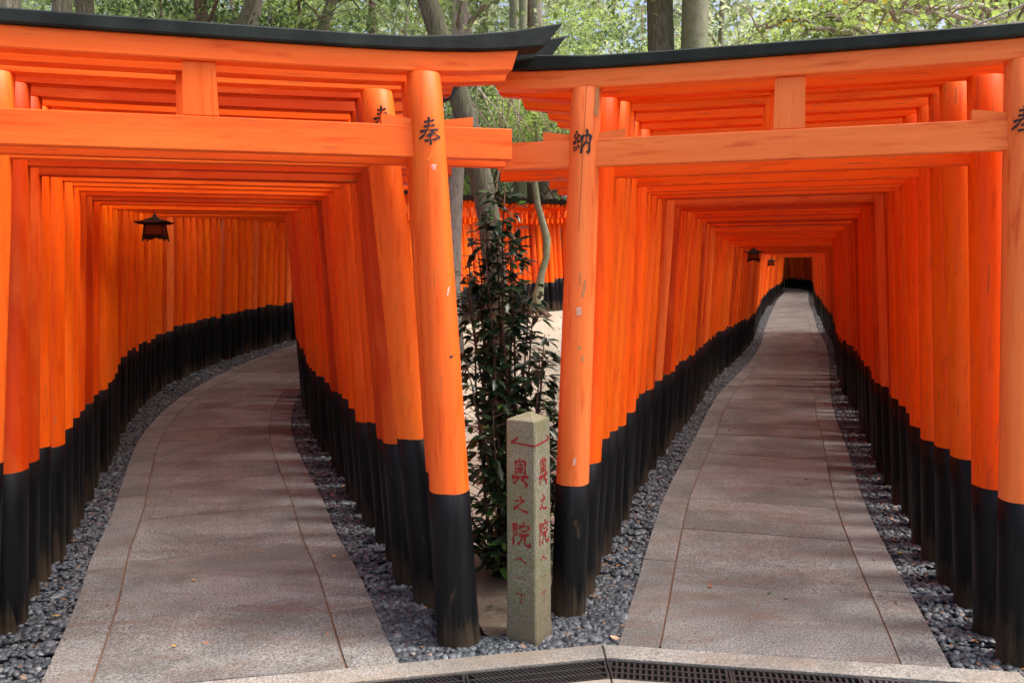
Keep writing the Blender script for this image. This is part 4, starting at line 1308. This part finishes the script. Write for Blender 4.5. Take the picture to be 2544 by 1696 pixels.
for i in range(34):
    x = -17 + 34 * (i + 0.5) / 34 + rb.uniform(-.4, .4); y = rb.uniform(14, 19)
    if x > 1.0 and x * 1.0 < y * 0.36 + 2.2 and x > y * 0.36 - 2.2: y = 16
    kind = ('leaf_glare' if i % 2 else 'leaf_bright') if 0.5 < x < 7 else ['leaf_bright', 'leaf_mid', 'leaf_dark', 'leaf_mid'][i % 4]
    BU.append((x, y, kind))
cols = {'leaf_glare': 'pale glare-washed', 'leaf_bright': 'bright green', 'leaf_mid': 'mid green', 'leaf_dark': 'dark green'}
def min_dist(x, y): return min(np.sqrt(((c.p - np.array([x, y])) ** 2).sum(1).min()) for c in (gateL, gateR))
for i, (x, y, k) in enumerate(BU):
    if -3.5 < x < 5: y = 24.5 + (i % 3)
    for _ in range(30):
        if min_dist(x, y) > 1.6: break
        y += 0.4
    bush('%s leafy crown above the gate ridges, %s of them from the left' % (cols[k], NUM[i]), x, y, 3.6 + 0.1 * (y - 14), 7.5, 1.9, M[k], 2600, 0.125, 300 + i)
# screen of darker trees on the slope behind
for i in range(26):
    x = -30 + 66 * (i + 0.5) / 26 + rb.uniform(-1, 1); y = rb.uniform(27, 36)
    for _ in range(30):
        if min_dist(x, y) > 4.5: break
        y += 0.5
    k = rb.choice(['leaf_mid', 'leaf_dark', 'leaf_bright', 'leaf_mid'])
    if min_dist(x, y) < 4.5: continue
    bush('%s tree on the wooded slope beyond the clearing, %s from the left' % (cols[k], NUM[i]), x, y, 2.6, 11.5, 3.1, M[k], 3000, 0.24, 400 + i, nb=13)
# far-off wood that reads as one mass, pale leaves standing in for sky glints
r = np.random.default_rng(5)
n = 42000
th = r.uniform(-1.15, 1.15, n); dd_ = r.uniform(44, 60, n)
X = np.sin(th) * dd_ ; Y = np.cos(th) * dd_ + 6; Z = r.uniform(0.5, 23, n) + 1.5 * np.sin(X * 0.5) + 1.5
msk = ~((np.abs(X - 0.34 * Y) < 3.5) & (Z < 4.5)) & (Y < 75)
C = np.stack([X, Y, Z], -1)[msk]
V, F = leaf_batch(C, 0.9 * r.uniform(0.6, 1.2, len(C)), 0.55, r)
wd = obj('far_wood', np_mesh('far_wood', V, F, [M['leaf_glare']])); tag(wd, 'distant green wood on the slope reading as one mass', 'woodland', kind='stuff')

# pale tangled branches with broad leaves above the right gate
def branch_tree(label, base, seed, lines, leafn, mat, L):
    gz = G(*base[:2]); t = empty('branching_tree', (base[0], base[1], gz)); tag(t, label, 'tree')
    b = MB(); top = lines[0][0]
    b.tube([(0, 0, -0.1), ((top[0] - base[0]) * 0.4, (top[1] - base[1]) * 0.4, (top[2] - gz) * 0.5), (top[0] - base[0], top[1] - base[1], top[2] - gz)], [0.11, 0.085, 0.06], 10, wob=0.05)
    b.build('trunk', M['twig'], t, True)
    rr = random.Random(seed); ctr = []
    for ln in lines:
        P = [Vector((p[0] - base[0], p[1] - base[1], p[2] - gz)) for p in ln]
        Q = []
        for a, c in zip(P, P[1:]):
            for k in range(4): Q.append(a.lerp(c, k / 4) + Vector((rr.uniform(-.03, .03), rr.uniform(-.03, .03), rr.uniform(-.04, .04))))
        Q.append(P[-1])
        bb_ = MB(); m_ = len(Q); r0 = rr.uniform(0.03, 0.045)
        bb_.tube(Q, [r0 * (1 - 0.75 * k / m_) for k in range(m_)], 8, wob=0.1)
        for k in range(2, m_):
            for _ in range(2):
                d1 = Vector((rr.uniform(-1, 1), rr.uniform(-1, 1), rr.uniform(-.5, 1))).normalized(); l = rr.uniform(0.2, 0.55)
                e1 = Q[k] + d1 * l * 0.5 + Vector((0, 0, rr.uniform(-.06, .06))); e2 = Q[k] + d1 * l
                bb_.tube([Q[k], e1, e2], [0.011, 0.007, 0.003], 5)
                ctr.append(e2); ctr.append(e1)
        bb_.build('branch', M['twig'], t, True)
    C = np.array([tuple(ctr[rr.randrange(len(ctr))]) for _ in range(leafn)]) + np.random.default_rng(seed).normal(0, 0.11, (leafn, 3))
    r = np.random.default_rng(seed)
    V, F = leaf_batch(C, L * r.uniform(0.6, 1.2, leafn), L * 0.72, r, 0.35)
    obj('crown', np_mesh('crown', V, F, [mat]), t)
    yl = C[:40] + 0.05
    V, F = leaf_batch(yl, L * 0.9, L * 0.6, r, 0.35); obj('yellowed_leaves', np_mesh('yellowed_leaves', V, F, [M['leaf_yellow']]), t)
def w(px, py, Y): return tuple(world_at(px, py, Y))
branch_tree('tree with pale crooked branches and broad fresh leaves above the right gate', (6.4, 9.2), 3,
            [[w(2560, 70, 9), w(2440, 20, 8.8), w(2300, 30, 8.6), w(2180, -20, 8.4)], [w(2560, 70, 9), w(2440, 62, 8.7), w(2340, 35, 8.5), w(2250, 40, 8.3), w(2150, 0, 8.2)],
             [w(2560, 70, 9), w(2420, 95, 8.8), w(2260, 80, 8.8), w(2190, 10, 8.6), w(2120, -30, 8.4)], [w(2560, 70, 9), w(2600, -60, 9), w(2480, -120, 8.9)]], 900, M['leaf_bright'], 0.085)
branch_tree('tree with pale thin branches left of the crooked one above the right gate', (4.7, 10.8), 4,
            [[w(2190, 110, 10.5), w(2120, 85, 10.3), w(2040, 75, 10.2), w(1960, 40, 10.1)], [w(2190, 110, 10.5), w(2060, 30, 10.3), w(1950, 50, 10.2), w(1880, 70, 10)],
             [w(2190, 110, 10.5), w(2100, 10, 10.4), w(1990, -40, 10.3)]], 900, M['leaf_bright'], 0.085)
# bare twigs hanging in the gap between the ridge ends
tb = empty('twiggy_bush', (0.05, 6.9, G(0.05, 6.9))); 
tag(tb, 'bare pale twigs hanging in the gap between the two rows of ridges', 'bush')
rr = random.Random(12); b = MB(); z0 = G(0.05, 6.9)
b.tube([(-0.3, 0, -0.1), (-0.27, 0, 1.5), (-0.12, 0.05, 2.6)], [0.018, 0.012, 0.006], 7); b.build('stem', M['stem'], tb, True)
b = MB()
for k in range(16):
    x = rr.uniform(-0.35, 0.15); a = (x, rr.uniform(-.2, .2), 3.15 + rr.uniform(-.1, .1)); e_ = (x + rr.uniform(-.1, .5), rr.uniform(-.2, .2), 2.55 + rr.uniform(-.1, .25))
    m_ = ((a[0] + e_[0]) / 2 + rr.uniform(-.08, .08), (a[1] + e_[1]) / 2, (a[2] + e_[2]) / 2 + rr.uniform(-.02, .12))
    b.tube([(-0.12, 0.05, 2.6), m_, a] if k % 3 == 0 else [a, m_, e_], [0.006, 0.005, 0.003], 5)
b.build('twigs', M['twig'], tb, True)

# ------------------------------------------------------------------ dark evergreen shrub in the gap
sx0, sy0 = -0.03, 4.25
sh = empty('evergreen_shrub', (sx0, sy0, G(sx0, sy0))); tag(sh, 'tall dark glossy leaved shrub with many stems behind the stone marker', 'shrub')
rr = random.Random(21)
lm = []
for kk, (mat, nm) in enumerate((('leaf_shrub', 'leaf'), ('leaf_young', 'leaf'))):
    V = [(0, 0, 0), (0.22, 0.17, 0.05), (0.55, 0.20, 0.06), (0.85, 0.09, 0.0), (1, 0, -0.06), (0.85, -0.09, 0.0), (0.55, -0.20, 0.06), (0.22, -0.17, 0.05), (0.35, 0, 0.0), (0.7, 0, -0.01)]
    Fc = [(0, 8, 1), (1, 8, 9, 2), (2, 9, 3), (3, 9, 4), (4, 9, 5), (5, 9, 6), (6, 9, 8, 7), (7, 8, 0)]
    Fc = [tuple(reversed(f)) for f in Fc]
    lm.append(mesh_from(nm, V, Fc, [M[mat]], True))
cand = []
stems = MB()
hts = [2.0, 1.9, 1.8, 1.65, 1.55, 1.85, 1.95, 1.72, 1.5, 1.75, 1.2, 1.35, 1.0, 1.25, 0.85, 0.9, 1.05, 1.6, 0.75, 0.7, 1.15, 1.45, 0.6, 0.55, 0.65, 0.5, 0.7]
for i, H in enumerate(hts):
    sp = (2.0 - H) * 0.21 + 0.035
    a = i * 2.399; tx, ty = sp * math.cos(a) * 1.25, sp * math.sin(a)
    tx -= 0.05 * H / 2
    if i in (10, 12, 14, 18): tx = abs(tx) + 0.09
    bx_, by_ = rr.uniform(-.09, .09), rr.uniform(-.09, .09)
    P = []
    for k in range(9):
        u = k / 8
        P.append(Vector((bx_ + (tx - bx_) * u ** 0.8 + rr.uniform(-.008, .008), by_ + (ty - by_) * u ** 0.8 + rr.uniform(-.008, .008), -0.05 + (H + 0.05) * u)))
    stems.tube(P, [0.010 * (1 - 0.75 * k / 8) * (0.7 + H / 4) for k in range(9)], 7)
    nl = int(H * 40)
    for k in range(nl):
        u = 0.06 + 0.94 * (k + rr.random()) / nl
        if u < 0.3 and H > 0.8 and rr.random() < 0.3: continue
        f = u * 8; j = min(7, int(f)); q = P[j].lerp(P[j + 1], f - j)
        al = rr.uniform(0, 6.28)
        bl = rr.uniform(0.015, 0.11) * (1.25 - u * 0.6)
        e_ = q + Vector((math.cos(al), math.sin(al), rr.uniform(0.2, 0.9))) * bl
        if bl > 0.05: stems.tube([q, e_], [0.0025, 0.0015], 4)
        for m_ in range(2 if bl < 0.04 else 3):
            cand.append((e_, al + rr.uniform(-1.0, 1.0), rr.uniform(-0.75, 0.35), rr.uniform(0.055, 0.092), 1 if (rr.random() < (0.22 if q.z < 0.8 else 0.05)) else 0))
stems.build('stems', M['stem'], sh, True)
# nearest leaves singly, the rest joined
cand.sort(key=lambda c: c[0].y + rr.uniform(-.05, .05))
def leaf_mat4(c):
    e_, al, el, L_, k = c
    return Matrix.Translation(e_) @ Matrix.Rotation(al, 4, 'Z') @ Matrix.Rotation(-el, 4, 'Y') @ Matrix.Rotation(rr.uniform(-.5, .5), 4, 'X') @ Matrix.Scale(L_, 4)
for c in cand[:300]:
    o = obj('leaf', lm[c[4]], sh); o.matrix_local = leaf_mat4(c)
rest = [MB(), MB()]
src = [([v.co.copy() for v in m.vertices], [tuple(p.vertices) for p in m.polygons]) for m in lm]
for c in cand[300:]:
    m4 = leaf_mat4(c); vs_, fs_ = src[c[4]]
    rest[c[4]].add([m4 @ v for v in vs_], fs_)
for k in (0, 1):
    o = rest[k].build('foliage', M['leaf_shrub' if k == 0 else 'leaf_young'], sh, True); o['kind'] = 'stuff'
print('shrub leaves', len(cand))

# ------------------------------------------------------------------ fallen leaves
def fallen(label, px, py, L_, mat, dz=0.02, curl=0.15, asp=0.55):
    p = world_at(px, py, 1.0); dz_ = p[2] - 1.6
    tt_ = (1.6 - dz) / -dz_; x, y = p[0] * tt_, p[1] * tt_
    V = []; Fc = []
    a = rr.uniform(0, 6.28)
    for u, wv, z in ((-0.5, 0, curl * 0.3), (-0.2, 0.42, 0.05), (0.15, 0.46, 0.02), (0.5, 0, curl), (0.15, -0.46, 0.1), (-0.2, -0.42, 0.08), (0, 0, 0.0)):
        V.append((u * L_, wv * L_ * asp, z * L_))
    for k in range(6): Fc.append((6, k, (k + 1) % 6))
    o = obj('fallen_leaf', mesh_from('fallen_leaf', V, [tuple(reversed(f)) for f in Fc], [M[mat]], True))
    o.location = (x, y, G(x, y) + dz); o.rotation_euler = (rr.uniform(-.1, .1), rr.uniform(-.1, .1), a)
    tag(o, label, 'leaf', 'fallen leaves on paths and gravel')
fallen('yellow fallen leaf in the middle of the left path', 481, 1440, 0.032, 'leaf_yellow')
fallen('yellow fallen leaf near the right edge of the left path', 831, 1381, 0.034, 'leaf_yellow')
fallen('small yellow leaf low on the left path near the front', 433, 1603, 0.024, 'leaf_yellow')
fallen('yellow leaf lying on pebbles at the lower left corner', 143, 1529, 0.045, 'leaf_yellow', 0.022)
fallen('brown nut shaped leaf on the front of the right path', 1764, 1456, 0.035, 'leaf_dry', curl=0.5)
fallen('small green leaf in the middle of the right path', 1912, 1472, 0.03, 'leaf_young')
fallen('orange leaf on the pebbles right of the right path', 2235, 1372, 0.035, 'leaf_yellow', 0.022)
fallen('tan curled leaf at the kerb beside the right path', 1530, 1585, 0.06, 'leaf_tan', 0.024, 0.3)
fallen('long dark leaf on the bare soil behind the kerb', 1218, 1507, 0.05, 'leaf_shrub', 0.004, asp=0.3)
fallen('rusty leaf on pebbles beside the left path edge', 174, 1343, 0.035, 'leaf_dry', 0.022)
# scattered small litter nobody could count
C = []
for c, gc, n_, sides in ((pathL, gateL, 220, (-1, 1)), (pathR, gateR, 620, (-1, 1))):
    for _ in range(n_):
        s = rng.uniform(0.2, 13); sd_ = rng.choice(sides) if c is pathL else (1 if rng.random() < 0.6 else -1)
        p = c.off(s, sd_ * rng.uniform(0.70, 0.95)); 
        if inside_front(*p): C.append((p[0], p[1], G(*p) + 0.012))
for _ in range(70):
    s = rng.uniform(0.3, 9); c = pathL if rng.random() < 0.5 else pathR; p = c.off(s, rng.uniform(-0.6, 0.6)); C.append((p[0], p[1], G(*p) + 0.017))
C = np.array(C); r = np.random.default_rng(8); al = r.uniform(0, 6.28, len(C))
D_ = np.stack([np.cos(al), np.sin(al), r.normal(0.1, 0.15, len(C))], -1)
V, F = leaf_batch(C, r.uniform(0.012, 0.035, len(C)), 0.014, r, 0, D_)
o = obj('leaf_litter', np_mesh('leaf_litter', V, F, [M['leaf_dry']])); tag(o, 'scattered dry brown leaf bits on gravel and paths', 'leaves', kind='stuff')
C = []
for _ in range(900):
    x = rng.uniform(-2.5, 2.6); y = rng.uniform(6, 19)
    if min_dist(x, y) > 1.1 or True: C.append((x, y, G(x, y) - 0.03))
C = np.array(C); al = r.uniform(0, 6.28, len(C)); D_ = np.stack([np.cos(al), np.sin(al), r.normal(0.15, 0.2, len(C))], -1)
msk = np.array([min_dist(p[0], p[1]) > 1.15 for p in C])
V, F = leaf_batch(C[msk], r.uniform(0.03, 0.07, msk.sum()), 0.03, r, 0, D_[msk])
o = obj('leaf_litter', np_mesh('leaf_litter', V, F, [M['leaf_dry']])); tag(o, 'dry leaves strewn over the sandy clearing', 'leaves', kind='stuff')

# ------------------------------------------------------------------ overhead cable
a = world_at(2200, 145, 5.2); b_ = world_at(2720, -70, 4.6)
b = MB(); P = []
for k in range(13):
    u = k / 12; q = a + (b_ - a) * u; P.append((q[0], q[1], q[2] - 0.10 * u * (1 - u)))
b.tube(P, 0.006, 8); o = b.build('overhead_cable', M['cable'], None, True); tag(o, 'thin grey cable slanting up behind the right front gate ridge', 'cable')
